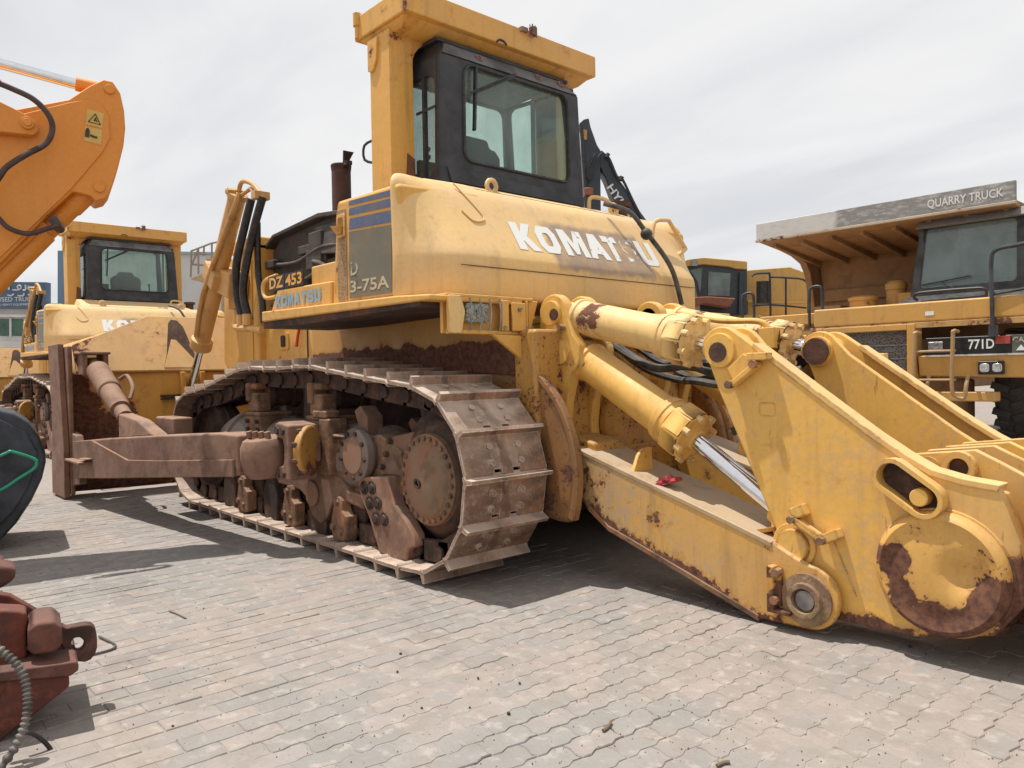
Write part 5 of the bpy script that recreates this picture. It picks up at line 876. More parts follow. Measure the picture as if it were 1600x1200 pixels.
mb = MB(); c = FE.at(43, 193, -0.10); mb.cyl(c - en * 0.03, c + en * 0.1, 0.045, n=22); mb.cyl(c - en * 0.045, c, 0.028, n=16); epart(mb, 'link_pin', OR, 0.004)
mb = MB(); mb.cyl(FE.at(-420, -14, 0.18), FE.at(124, 133, 0.18), 0.040, n=22); epart(mb, 'piston_rod', CHR)
mb = MB(); mb.cyl(FE.at(118, 131, 0.18), FE.at(172, 143, 0.18), 0.055, n=20); epart(mb, 'rod_eye', OR)
mb = MB(); a, b_ = FE.at(150, 285, 0.16), FE.at(-300, 735, 0.16); d = (b_ - a).normalized(); mb.lathe([(0, 0.09), (0.28, 0.085), (0.30, 0.075), (0.55, 0.07), (0.56, 0.082), (3.0, 0.082)], a, d, 24); epart(mb, 'bucket_cylinder', OR)
mb = MB(); mb.tube([a + d * 0.62 - en * 0.09 + V((0, 0, 0.06)), a + d * 1.0 - en * 0.09 + V((0, 0, 0.07)), a + d * 2.6 - en * 0.09 + V((0, 0, 0.07))], 0.018, 8); mb.obox(a + d * 0.60 - en * 0.06 + V((0, 0, 0.06)), (0.08, 0.06, 0.06), d); epart(mb, 'cylinder_pipe', OR)
EH = plain('brown_hose', (0.06, 0.035, 0.03), 0.5, var=0.3)
mb = MB(); mb.tube([FE.at(x, y, -0.17) for k, (x, y) in enumerate(((-60, 110), (-8, 128), (22, 140), (52, 155), (74, 177), (82, 200), (72, 224), (40, 242), (12, 260), (0, 275), (-30, 320)))], 0.021, 10, 6); epart(mb, 'hydraulic_hose', EH)
mb = MB(); mb.tube([FE.at(x, y, -0.10) for x, y in ((-40, 300), (-5, 338), (15, 357), (45, 365), (75, 357), (92, 352))], 0.019, 10, 6); mb.cyl(FE.at(84, 344, -0.08), FE.at(94, 358, 0.1), 0.035, n=12); epart(mb, 'hydraulic_hose', EH)
mb = MB(); mb.cyl(FE.at(-30, 118, -0.17), FE.at(0, 130, -0.17), 0.028, n=12); epart(mb, 'hose_fitting', OR)
STK = plain('sticker_yellow', (0.62, 0.40, 0.10), 0.4, var=0.05); SBK = plain('sticker_black', (0.05, 0.035, 0.02), 0.5)
eslab([(136, 170), (162, 177), (160, 200), (134, 194)], -0.018, 0.004, 'warning_sticker', STK, 0)
eslab([(133, 197), (160, 203), (158, 227), (131, 219)], -0.018, 0.004, 'warning_sticker', STK, 0)
mb = MB(); tri = [FE.at(*p, -0.021) for p in ((149, 178), (157, 195), (138, 190))]; mb.tube(tri, 0.005, 6, closed=True); mb.tube([FE.at(*p, -0.021) for p in ((147, 189), (150, 184), (148, 186), (152, 190))], 0.005, 6); epart(mb, 'sticker_triangle', SBK)
mb = MB(); mb.sphere(FE.at(137, 202, -0.021), 0.011, 8, 5); mb.bar(FE.at(137, 204, -0.021), FE.at(136, 214, -0.021), 0.006, 0.03, en.cross(V((0, 0, 1)))); mb.tube([FE.at(*p, -0.021) for p in ((141, 211), (147, 214), (152, 215))], 0.008, 6); epart(mb, 'sticker_figure', SBK)
# dark bucket with a green grab loop
FB = Fr(20, 6.0)
BK = thing('excavator_bucket', 'dark blue-grey rounded bucket resting on the pavers at the left edge', 'bucket', tuple(FB.at(-60, 852))); BK.location.z = 0.0
BKM = plain('dark_bucket_steel', (0.032, 0.037, 0.047), 0.5, var=0.4, scale=6, bump=0.06)
def bsub(o): o.parent = BK; o.location = o.location - BK.location; return o
bp_ = [(-190, 640), (-40, 634), (0, 640), (22, 646), (45, 660), (62, 682), (71, 706), (72, 722), (66, 748), (50, 782), (26, 818), (0, 846), (-40, 856), (-190, 856)]
bsub(slab(bp_, 0.0, 0.9, 'bucket_shell', BKM, None, 0.03, FB))
bsub(slab([(-190, 655), (-40, 648), (0, 655), (40, 675), (58, 705), (58, 722), (45, 760), (20, 800), (-10, 830), (-190, 840)], -0.03, 0.035, 'side_plate', BKM, None, 0.012, FB))
mb = MB(); mb.tube([FB.at(x, y, -0.09) for x, y in ((-60, 790), (0, 766), (30, 747), (52, 733), (57, 724), (53, 717), (20, 706), (10, 708), (-20, 722), (-60, 745))], 0.012, 8, 5); bsub(part(mb, 'grab_loop', plain('green_paint', (0.02, 0.30, 0.17), 0.35, var=0.1)))
# ============================================================ RED RUSTY ATTACHMENT (front left)
FR_ = Fr(40, 2.85)
RT = thing('coupler', 'red rusty machine coupler with a holed towing lug, cut off at the lower left corner', 'coupler', tuple(FR_.at(-60, 1150, 0.2))); RT.location.z = 0.0
def rsub(o): o.parent = RT; o.location = o.location - RT.location; return o
DKR = dirty('dark_red_steel', (0.065, 0.022, 0.017), (0.10, 0.036, 0.026), (0.15, 0.062, 0.045), dust=0.4, dcol=(0.21, 0.125, 0.10), scale=7, grease=0.7)
rsub(slab([(-260, 1068), (0, 1064), (108, 1055), (109, 1074), (48, 1122), (0, 1160), (-260, 1160)], 0.0, 0.42, 'body', RED, None, 0.012, FR_))
rsub(slab([(-260, 1052), (0, 1050), (118, 1034), (123, 1037), (123, 1048), (110, 1057), (0, 1066), (-260, 1066)], -0.02, 0.52, 'deck_plate', DKR, None, 0.01, FR_))
rsub(slab([(-260, 955), (0, 954), (30, 955), (42, 958), (42, 1028), (0, 1046), (-260, 1050)], 0.10, 0.12, 'upright_plate', RED, None, 0.012, FR_))
rsub(slab([(-260, 922), (0, 928), (16, 931), (58, 955), (62, 966), (60, 1020), (-260, 1040)], 0.34, 0.06, 'rear_plate', RED, None, 0.01, FR_))
rsub(slab([(43, 984), (55, 974), (84, 970), (97, 982), (98, 1006), (88, 1020), (52, 1026), (43, 1016)], 0.02, 0.24, 'pin_block', DKR, None, 0.022, FR_))
hole = [(121.5 + 10.5 * math.cos(q), 1007 + 11 * math.sin(q)) for q in [2 * math.pi * k / 20 for k in range(20)]]
outl = []
lug = [(152, 1000), (152, 1012), (149, 1022), (142, 1031), (133, 1035), (122, 1034), (110, 1026), (103, 1020), (99, 1014), (97, 1007), (94, 996), (90, 984), (96, 978), (104, 982), (112, 980), (122, 978), (135, 976), (143, 977), (149, 982), (151, 990)]
import bisect
ang = lambda p: math.atan2(p[1] - 1007, p[0] - 121.5)
lug.sort(key=ang); hole.sort(key=ang)
mb = MB(); F1 = [FR_.at(x, y, 0.16) for x, y in lug]; H1 = [FR_.at(x, y, 0.16) for x, y in hole]; bt_ = FR_.n * 0.06
mb.loft([F1, H1, [p + bt_ for p in H1], [p + bt_ for p in F1]], closed=True); rsub(part(mb, 'towing_lug', DKR, None, 0.006))
rsub(slab([(40, 968), (70, 966), (84, 968), (104, 984), (100, 1022), (43, 1030)], 0.17, 0.05, 'lug_web', DKR, None, 0.008, FR_))
rsub(slab([(-260, 878), (0, 884), (17, 886), (24, 892), (25, 904), (15, 912), (0, 922), (-260, 925)], 0.5, 0.16, 'cross_bar', DKR, None, 0.02, FR_))
rsub(slab([(-260, 868), (0, 874), (6, 876), (7, 884), (-260, 888)], 0.66, 0.1, 'cross_bar', DKR, None, 0.02, FR_))
GH = plain('ribbed_grey_hose', (0.13, 0.115, 0.10), 0.6, var=0.4, scale=12)
pts = catmull([FR_.at(x, y, -0.10 - 0.02 * k) for k, (x, y) in enumerate(((-30, 985), (0, 1015), (22, 1034), (36, 1056), (42, 1080), (43, 1105), (38, 1135), (22, 1170), (-10, 1215)))], 14)
mb = MB()
prev = None; rings = []
for i, p in enumerate(pts):
    d = (pts[min(i + 1, len(pts) - 1)] - pts[max(i - 1, 0)]).normalized(); u = FR_.n - d * FR_.n.dot(d); u.normalize(); w = d.cross(u); r = 0.0135 + 0.0028 * (1 if (i // 2) % 2 else -1)
    rings.append([p + (u * math.cos(2 * math.pi * k / 10) + w * math.sin(2 * math.pi * k / 10)) * r for k in range(10)])
mb.loft(rings); rsub(part(mb, 'ribbed_hose', GH))
mb = MB(); mb.tube([FR_.at(x, y, -0.16) for x, y in ((38, 1144), (52, 1147), (70, 1160), (82, 1176), (85, 1192), (80, 1215))], 0.008, 8, 6); rsub(part(mb, 'thin_hose', RUB))

# ============================================================ SECOND BULLDOZER straight ahead
D2 = copy_tree(D); D2.location = (10.95, -0.07, 0)
D2['label'] = 'faded yellow bulldozer parked farther back at left, beyond the blade of the nearest bulldozer'
# ============================================================ SMALL THINGS ON THE GROUND
STN = plain('dark_stone', (0.075, 0.06, 0.05), 0.9, var=0.5)
def ground_at(px, py):
    d = at(px, py, 1.0) - CAM; return CAM + d * (-CAM.z / d.z)
for i, (x, y, r) in enumerate(((626, 1023, 5), (621, 1051, 5), (747, 1061, 5), (812, 1069, 5), (795, 1117, 7), (659, 1108, 5), (270, 1136, 5), (1422, 1012, 7))):
    c = ground_at(x, y); d_ = (c - CAM).dot(fwl); q = r * d_ / FPX * 0.5; mb = MB(); rg = random.Random(i); mb.sphere((0, 0, q * 0.55), q, 8, 5, (1, 0.8, 0.7))
    for p in mb.v: p *= rg.uniform(0.82, 1.12)
    o = part(mb, 'pebble', STN, smooth=0); o.location = (c.x, c.y, 0.001); tag(o, ('small dark pebble nearest the rear corner of the track', 'dark pebble just below the one nearest the track corner', 'left pebble of the level pair in the centre foreground', 'right pebble of the level pair in the centre foreground', 'largest dark pebble in the centre foreground, below the level pair', 'dark pebble in the lower centre, left of the largest pebble', 'lone dark pebble at lower left, right of the rusty coupler', 'dark stone in the shadow under the ripper')[i], 'pebble', 'pebbles on the pavers')
    o.rotation_euler = (0, 0, rg.uniform(0, 6))
TWG = plain('dry_twig', (0.16, 0.115, 0.075), 0.9)
for i, (pts, r, lab) in enumerate(((((264, 956), (275, 960), (291, 968)), 0.004, 'short brown twig on the pavers near the towing lug'), (((942, 1144), (950, 1138), (955, 1129)), 0.006, 'short bent twig on the pavers in front of the ripper'), (((1120, 1199), (1130, 1194), (1140, 1193)), 0.006, 'dark twig at the bottom edge below the ripper'))):
    mb = MB(); mb.tube([ground_at(*p) + V((0, 0, 0.006)) for p in pts], r, 6, 3); tag(part(mb, 'twig', TWG), lab, 'twig', 'twigs on the pavers')
mb = MB(); mb.tube([ground_at(x, y) + V((0, 0, 0.005)) for x, y in ((120, 1030), (150, 1023), (172, 1017), (180, 1012), (176, 1006), (155, 996))], 0.006, 6, 5); tag(part(mb, 'lug_shadow_line', HOSE), 'thin grey curve laid on the ground as the shadow of the towing lug ring', 'lug_shadow_line')  # thin tube modelled in place of the lug ring's cast shadow
mb = MB(); mb.tube([ground_at(157, 757) + V((0, 0, 0.12)), ground_at(158, 765) + V((0, 0, 0.03)), ground_at(161, 766) + V((0, 0, 0.02)), ground_at(270, 752) + V((0, 0, 0.02))], 0.014, 8); tag(part(mb, 'sunlight_strip', plain('sunlight_white', (0.75, 0.73, 0.70), 0.5)), 'thin white bent strip laid as a slit of sunlight under the push arm', 'sunlight_strip')  # white tube modelled in place of a slit of sunlight
# red rag on the ripper's lower arm
mb = MB(); rg = random.Random(5); mb.sphere((0, 0, 0), 1.0, 18, 10)
for p in mb.v:
    k = 1 + 0.45 * math.sin(5 * p.x + 2 * p.y) * math.cos(4 * p.y - 3 * p.z) + rg.uniform(-0.1, 0.1); p *= k; p.x *= 0.075; p.y *= 0.05; p.z = max(p.z * 0.03, -0.012)
o = tag(part(mb, 'rag', plain('red_cloth', (0.30, 0.035, 0.045), 0.95, var=0.3)), 'crumpled dark red rag on top of the ripper arm', 'rag'); o.location = (-1.02, 0.66, 0.66); o.rotation_euler = (0, 0.28, 0.3)
# ============================================================ QUARRY TRUCK (right), facing +y
T = thing('quarry_truck', 'large yellow off-highway quarry truck with grey canopy lettering, at the right', 'dump truck', (1.8, -10.5, 0))
def tp(mb, name, mat, parent=None, bevel=0.0):
    o = part(mb, name, mat, parent or T, bevel)
    if parent is None: o.location = -T.location
    return o
def tb(name, mat, a, b, parent=None, bevel=0.01):
    mb = MB(); mb.box(a, b); return tp(mb, name, mat, parent, bevel)
TBR = dirty('truck_body_brown', (0.37, 0.22, 0.10), (0.32, 0.185, 0.09), (0.26, 0.15, 0.08), dust=0.3, scale=2, bump=0.15, grease=0.2, rusty=0.25)
def fascia_mat():
    m, t, b, out = newmat('canopy_fascia'); co = nd(t, 'ShaderNodeTexCoord').outputs['Object']; x = nd(t, 'ShaderNodeSeparateXYZ', {0: co}).outputs[0]
    dark = ss(t, mth(t, 'ADD', x, mth(t, 'MULTIPLY', mth(t, 'SUBTRACT', noise(t, co, 2.5, 4), 0.5), 0.35)), 2.45, 2.3)
    c = mixc(t, dark, (0.55, 0.53, 0.50), (0.22, 0.215, 0.205)); c = mixc(t, ss(t, noise(t, mapped(t, co, (3, 3, 9)), 2.2, 6, 0.65), 0.44, 0.66, 0.0, 0.75), c, (0.47, 0.45, 0.42))
    c = mixc(t, ss(t, noise(t, co, 9, 5, 0.7), 0.66, 0.72), c, (0.28, 0.12, 0.05)); t.links.new(c, b.inputs['Base Color']); b.inputs['Roughness'].default_value = 0.75; return m
mb = MB(); mb.box((-0.30, -8.76, 3.70), (3.89, -8.68, 4.0)); fa = tp(mb, 'canopy_fascia', fascia_mat(), None, 0.012)
tb('fascia_lip', paint('lip_paint', (0.5, 0.42, 0.32), (0.44, 0.34, 0.24), rust=0.6), (-0.31, -8.72, 3.655), (3.90, -8.665, 3.70), None, 0.008)
LT = worn('fascia_lettering', (0.62, 0.61, 0.58), 0.66, 7)
mb = text_mb('QUARRY TRUCK', (0.90, -8.679, 3.76), (-1, 0, 0), (0, 0, 1), 1.05, 0.155, 0.02, -0.003); mb.v = [V((p.x, -8.675, p.z)) for p in mb.v]; tp(mb, 'lettering', LT)
mb = MB(); mb.hexa([(-0.28, -8.74, 3.66), (3.87, -8.74, 3.66), (3.87, -10.9, 3.42), (-0.28, -10.9, 3.42), (-0.28, -8.74, 3.71), (3.87, -8.74, 3.71), (3.87, -10.9, 3.50), (-0.28, -10.9, 3.50)]); can = tp(mb, 'canopy', TBR, None, 0.01)
for i in range(8):
    x = -0.1 + i * 0.54; mb = MB(); mb.hexa([(x - 0.035, -8.95, 3.57), (x + 0.035, -8.95, 3.57), (x + 0.035, -10.8, 3.33), (x - 0.035, -10.8, 3.33), (x - 0.035, -8.95, 3.645), (x + 0.035, -8.95, 3.645), (x + 0.035, -10.8, 3.43), (x - 0.035, -10.8, 3.43)]); o = tp(mb, 'canopy_rib', TBR, None, 0.008)
mb = MB(); mb.hexa([(0.0, -10.85, 1.75), (3.5, -10.85, 1.75), (3.5, -11.1, 1.75), (0.0, -11.1, 1.75), (-0.1, -10.75, 3.46), (3.72, -10.75, 3.46), (3.72, -11.0, 3.46), (-0.1, -11.0, 3.46)]); tp(mb, 'body_front_wall', TBR, None, 0.02)
tb('wall_rib', TBR, (0.0, -10.82, 2.62), (3.6, -10.72, 2.86), None, 0.02)
mb = MB(); q = [(-8.74, 3.68), (-9.3, 3.60), (-9.9, 3.50), (-10.25, 3.38), (-10.42, 3.18), (-10.5, 2.9), (-10.7, 1.8), (-11.0, 1.8), (-14.6, 2.3), (-14.6, 3.2), (-11.2, 3.72), (-8.74, 3.74)]
mb.prism(q, 'x', 3.72, 3.86); tp(mb, 'body_side', TBR, None, 0.015); mb = MB(); mb.prism(q, 'x', -0.27, -0.13); tp(mb, 'body_side', TBR, None, 0.015)
# deck, hood, grille, bumper
tb('deck_fascia', YT, (-0.75, -8.3, 1.97), (2.45, -8.0, 2.27), None, 0.03); tb('deck', YT, (-0.75, -10.6, 2.05), (3.95, -8.28, 2.24), None, 0.02)
mb = MB(); mb.box((-0.75, -8.02, 1.88), (2.5, -7.985, 1.965)); tp(mb, 'deck_edge', paint('chipped_edge', (0.5, 0.3, 0.1), (0.42, 0.25, 0.1), rust=0.8, grain=6), None, 0.006)
tb('hood_post', YT, (0.84, -8.25, 0.95), (0.96, -7.97, 1.95), None, 0.012); tb('hood_post', YT, (2.28, -8.25, 0.95), (2.40, -7.97, 1.95), None, 0.012); tb('hood_beam', YT, (0.96, -8.22, 1.86), (2.28, -7.975, 1.95), None, 0.01)
GRM, t, b, out = newmat('grille_mesh'); co = nd(t, 'ShaderNodeTexCoord').outputs['Object']; vz = nd(t, 'ShaderNodeTexVoronoi', {'Vector': mapped(t, co, (1, 0.001, 1)), 'Scale': 38.0}).outputs['Distance']
t.links.new(mixc(t, ss(t, vz, 0.25, 0.5), (0.012, 0.011, 0.010), (0.16, 0.145, 0.13)), b.inputs['Base Color']); b.inputs['Roughness'].default_value = 0.7
tb('radiator_grille', GRM, (0.96, -8.16, 1.0), (2.28, -8.12, 1.87), None, 0)
for z in (1.63, 1.42, 1.2): tb('grille_bar', STL, (0.97, -8.118, z), (2.27, -8.10, z + 0.018), None, 0)
tb('lamp_band', plain('black_band', (0.02, 0.019, 0.018), 0.35, var=0.3), (-0.72, -8.06, 1.46), (0.70, -8.0, 1.72), None, 0.01)
tb('band_trim', plain('trim_white', (0.55, 0.52, 0.47), 0.6), (-0.6, -7.998, 1.44), (0.70, -7.985, 1.465), None, 0)
tp(text_mb('771D', (0.12, -7.999, 1.535), (-1, 0, 0), (0, 0, 1), 0.33, 0.14, 0.02, 0.001), 'lettering', WHT)
tb('red_reflector', plain('red_reflector', (0.42, 0.07, 0.05), 0.4), (-0.41, -8.0, 1.60), (-0.23, -7.985, 1.71), None, 0)
tb('emblem_plate', plain('emblem_grey', (0.09, 0.09, 0.075), 0.6), (-0.72, -8.0, 1.44), (-0.43, -7.988, 1.72), None, 0.004)
mb = MB(); mb.prism([(-0.48, 1.50), (-0.60, 1.50), (-0.54, 1.58)], 'y', -7.986, -7.98); tp(mb, 'emblem_triangle', WHT)
tp(text_mb('CAT', (-0.44, -7.984, 1.61), (-1, 0, 0), (0, 0, 1), 0.20, 0.08, 0.02, 0.001), 'lettering', GWORN)
for x0 in (0.46, -0.5): tb('side_lamp', plain('lamp_chrome', (0.45, 0.45, 0.45), 0.25, 0.6, var=0.4, scale=20), (x0, -8.0, 1.52), (x0 + 0.2, -7.99, 1.66), None, 0.01) if x0 > 0 else None
mb = MB(); mb.hexa([(-0.75, -8.5, 1.12), (0.82, -8.5, 1.12), (0.82, -8.06, 1.16), (-0.75, -8.06, 1.12), (-0.75, -8.5, 1.5), (0.82, -8.5, 1.5), (0.82, -8.01, 1.46), (-0.75, -8.01, 1.46)]); tp(mb, 'bumper', YT, None, 0.02)
tb('lamp_housing', plain('lamp_black', (0.02, 0.02, 0.02), 0.4), (-0.33, -8.04, 1.17), (0.0, -7.985, 1.36), None, 0.012)
for x in (-0.09, -0.25):
    mb = MB(); mb.prism(rrect(x - 0.06, 1.205, x + 0.06, 1.325, 0.035), 'y', -7.985, -7.97); tp(mb, 'headlight', plain('headlight_glass', (0.62, 0.63, 0.60), 0.15, 0.3, var=0.25, scale=40), None, 0.01)
tb('sticker', WHT, (0.58, -8.0, 2.06), (0.70, -7.994, 2.12), None, 0)
# ladder
RAIL = paint('ladder_rail', (0.40, 0.24, 0.10), (0.36, 0.22, 0.10), rust=0.6)
for x in (0.74, 0.22):
    mb = MB(); mb.tube([(x + 0.03, -7.98, 1.80), (x + 0.03, -7.80, 1.80), (x + 0.03, -7.78, 1.7), (x + 0.05, -7.78, 1.0), (x, -7.80, 0.86), (x - 0.1, -7.82, 0.84), (x - 0.12, -7.82, 1.0), (x - 0.12, -7.9, 1.15)], 0.028, 8, 4); tp(mb, 'ladder_rail', RAIL)
for z in (1.52, 1.10): mb = MB(); mb.cyl((0.79, -7.79, z), (0.22, -7.79, z), 0.018, n=8); tp(mb, 'ladder_rung', RAIL)
tb('front_step', YT, (-0.2, -8.3, 0.78), (0.8, -8.05, 0.92), None, 0.02)
tb('axle_guard', TBR, (0.4, -9.2, 0.45), (3.0, -8.4, 1.1), None, 0.05)
# cab
CB = MB(); CB.frame([(1.24, -8.85, 2.40), (-0.42, -8.85, 2.40), (-0.36, -9.02, 3.66), (1.12, -9.02, 3.66)], [(1.10, -8.862, 2.55), (-0.26, -8.862, 2.55), (-0.23, -9.0, 3.50), (1.03, -9.0, 3.50)], 0.07, (0, -0.06, 0))
CB.box((1.06, -10.3, 2.24), (1.14, -8.95, 3.6)); CB.box((-0.42, -10.3, 2.24), (-0.36, -8.95, 2.7)); CB.box((-0.4, -10.35, 2.24), (1.12, -10.28, 3.66)); CB.box((-0.40, -10.3, 3.62), (1.12, -9.0, 3.68)); CB.box((-0.4, -9.1, 2.7), (-0.34, -8.96, 3.6))
cabT = tp(CB, 'cab', plain('dusty_black', (0.05, 0.05, 0.052), 0.6, var=0.4, scale=5), None, 0.01)
TG = glassm('truck_glass', (0.75, 0.84, 0.84), 0.22, (0.36, 0.43, 0.42), 0.2)  # teal haze colour stands in for reflections on the windshield
mb = MB(); mb.hexa([(1.12, -8.885, 2.53), (-0.28, -8.885, 2.53), (-0.28, -8.895, 2.53), (1.12, -8.895, 2.53), (1.05, -9.02, 3.52), (-0.25, -9.02, 3.52), (-0.25, -9.03, 3.52), (1.05, -9.03, 3.52)]); tp(mb, 'windshield', TG)
mb = MB(); mb.hexa([(1.15, -8.84, 3.515), (-0.38, -8.84, 3.515), (-0.38, -8.99, 3.515), (1.15, -8.99, 3.515), (1.12, -9.0, 3.66), (-0.36, -9.0, 3.66), (-0.36, -9.02, 3.66), (1.12, -9.02, 3.66)]); tp(mb, 'visor', plain('visor_grey', (0.22, 0.20, 0.18), 0.8), None, 0.005)
tb('seat', SEAT, (0.2, -9.8, 2.4), (0.65, -9.6, 3.1), None, 0.04); tb('dash', SEAT, (-0.3, -9.2, 2.4), (1.05, -9.0, 2.66), None, 0.03)
mb = MB(); mb.hexa([(1.35, -8.35, 2.26), (-0.5, -8.35, 2.26), (-0.5, -8.9, 2.26), (1.35, -8.9, 2.26), (1.22, -8.75, 2.42), (-0.42, -8.75, 2.42), (-0.42, -8.9, 2.42), (1.22, -8.9, 2.42)]); tp(mb, 'cowl', plain('cowl_black', (0.055, 0.053, 0.052), 0.6, var=0.4), None, 0.02)
mb = MB(); mb.tube([(0.95, -8.4, 2.33), (1.0, -8.38, 2.38), (0.9, -8.36, 2.44), (0.2, -8.36, 2.44), (0.02, -8.36, 2.42), (0.0, -8.38, 2.34), (0.1, -8.4, 2.31), (0.9, -8.42, 2.31)], 0.022, 8, 4); tp(mb, 'cowl_rail', BLK)
mb = MB(); mb.bar((1.05, -8.84, 2.60), (0.35, -8.85, 2.68), 0.02, 0.02); mb.tube([(0.5, -8.8, 2.45), (0.75, -8.84, 2.62)], 0.012, 6); tp(mb, 'wiper', RUB)
mb = MB(); mb.tube([(-0.22, -7.9, 1.75), (-0.20, -7.95, 2.2), (-0.18, -8.0, 2.75), (-0.24, -8.0, 2.92), (-0.5, -8.02, 2.96), (-0.9, -8.05, 3.0)], 0.03, 8, 5); mb.tube([(-0.19, -7.98, 2.3), (-0.7, -8.0, 2.36)], 0.022, 8); mb.cyl((-0.22, -7.92, 1.70), (-0.22, -7.92, 1.86), 0.06, n=12); tp(mb, 'mirror_rail', BLK)
# deck furniture left of the cab
for x, y, r, h in ((2.15, -9.2, 0.22, 0.30), (1.75, -9.6, 0.16, 0.55)):
    mb = MB(); mb.lathe([(0, r), (h * 0.7, r), (h * 0.72, r * 1.1), (h * 0.9, r * 1.1), (h, r * 0.7), (h, 0)], (x, y, 2.24), (0, 0, 1), 20); tp(mb, 'air_cleaner', YT)
tb('deck_box', YT, (1.3, -10.0, 2.24), (1.62, -9.3, 2.55), None, 0.02); tb('deck_box', TBR, (2.55, -9.6, 2.24), (3.1, -9.2, 2.42), None, 0.02)
for x in (2.62, 3.9):
    mb = MB(); mb.tube([(x, -8.2, 2.0), (x, -8.2, 2.55), (x - 0.02, -8.22, 2.66), (x - 0.16, -8.24, 2.68), (x - 0.2, -8.25, 2.55), (x - 0.2, -8.25, 2.1)], 0.025, 8, 4); tp(mb, 'deck_rail', BLK)
# wheels
TY = dirty('tyre_rubber', (0.022, 0.021, 0.020), (0.035, 0.032, 0.030), (0.05, 0.045, 0.04), dust=0.35, dcol=(0.13, 0.11, 0.095), scale=5, bump=0.3)
def wheel(x0, x1, y, r):
    mb = MB(); w = x1 - x0; mb.lathe([(0.0, r * 0.55), (0.02, r * 0.62), (0.04, r * 0.85), (0.10, r * 0.97), (0.14, r), (w - 0.14, r), (w - 0.10, r * 0.97), (w - 0.04, r * 0.85), (w - 0.02, r * 0.62), (w, r * 0.55)], (x0, y, r), (1, 0, 0), 40)
    for k in range(30):
        a = 2 * math.pi * k / 30; n = V((0, math.cos(a), math.sin(a))); tg = V((0, -math.sin(a), math.cos(a)))
        for sx in (0, 1): mb.obox(V((x0 + w * (0.28 + 0.44 * sx), y, r)) + n * (r + 0.005) + tg * (0.05 * sx), (w * 0.42, 0.10, 0.05), V((1, 0, 0)) + tg * (0.35 if sx else -0.35), n)
    o = tp(mb, 'tyre', TY)
    mb = MB(); mb.lathe([(-0.01, r * 0.53), (0.05, r * 0.5), (0.08, 0.25), (0.0, 0.2), (0.0, 0)], (x0 + 0.02, y, r), (-1, 0, 0), 28); tp(mb, 'rim', YT, None)
for a, b_ in ((-0.52, 0.06), (3.3, 3.88)): wheel(a, b_, -9.55, 0.92)
for a, b_ in ((-0.5, 0.05), (3.3, 3.85)): wheel(a, b_, -13.1, 0.92)
tb('chassis', TBR, (1.2, -14.2, 0.9), (2.5, -8.6, 1.75), None, 0.03)

# ============================================================ HAULER farther back
H = thing('hauler', 'yellow dump truck with boxy roofed cab half hidden behind the quarry truck canopy', 'dump truck', (8.3, -16.2, 0))
DH = 22.5
def hs(poly, dep, th, name, mat, bevel=0.03): o = slab(poly, dep, th, name, mat, H, bevel); o.location = -H.location; return o
YH = paint('hauler_yellow', (0.62, 0.37, 0.085), (0.56, 0.33, 0.09), rust=0.1, dust=0.25, rough=0.4)
hs([(1062, 410), (1075, 405), (1100, 402), (1168, 408), (1168, 421), (1150, 420), (1140, 417), (1100, 413), (1072, 416)], DH - 0.1, 1.7, 'cab_roof', YH)
CG = plain('cab_dark_frame', (0.03, 0.04, 0.045), 0.4, var=0.2)
HG = plain('hauler_glass', (0.14, 0.18, 0.17), 0.08, var=0.3, scale=1.5)
hs([(1072, 416), (1100, 412), (1168, 419), (1168, 492), (1096, 492), (1085, 440)], DH, 1.5, 'cab', CG)
hs([(1107, 424), (1142, 427), (1140, 463), (1106, 462)], DH - 0.03, 0.04, 'door_window', HG, 0.01)
hs([(1078, 422), (1098, 418), (1094, 460), (1090, 440)], DH - 0.03, 0.04, 'front_window', HG, 0.01)
hs([(1080, 405), (1090, 404), (1090, 415), (1081, 416)], DH - 0.15, 0.06, 'roof_lamp', STL, 0.01)
hs([(1156, 425), (1160, 425), (1160, 492), (1154, 492)], DH - 0.1, 0.08, 'door_post', CG, 0.01)
hs([(1168, 422), (1235, 417), (1270, 430), (1330, 445), (1330, 520), (1168, 505)], DH + 0.9, 2.6, 'dump_body', YH)
hs([(1170, 470), (1260, 470), (1260, 474), (1170, 474)], DH + 0.86, 0.05, 'body_rib', YH, 0.01)
hs([(1060, 470), (1070, 465), (1108, 463), (1150, 466), (1140, 480), (1100, 474), (1075, 486), (1060, 486)], DH - 0.5, 0.5, 'mudguard', plain('red_brown_guard', (0.25, 0.09, 0.045), 0.7))
mb = MB(); mb.cyl(at(1192, 440, DH + 0.3), at(1192, 474, DH + 0.3), 0.19, n=18); o = part(mb, 'air_filter', plain('filter_black', (0.03, 0.025, 0.022), 0.5, var=0.4), H); o.location = -H.location
def hrail(pts, name='hand_rail'):
    mb = MB(); mb.tube([at(x, y, DH + 0.1) for x, y in pts], 0.03, 8, 3); o = part(mb, name, BLK, H); o.location = -H.location
hrail([(1175, 432), (1180, 428), (1198, 427), (1203, 433), (1204, 500)]); hrail([(1205, 433), (1230, 434), (1255, 437), (1262, 450), (1263, 500)]); hrail([(1228, 434), (1228, 500)]); hrail([(1175, 478), (1204, 476), (1260, 481)]); hrail([(1134, 490), (1142, 470), (1150, 460)])
hs([(1062, 486), (1330, 500), (1330, 560), (1062, 560)], DH + 0.3, 2.0, 'chassis', YH)
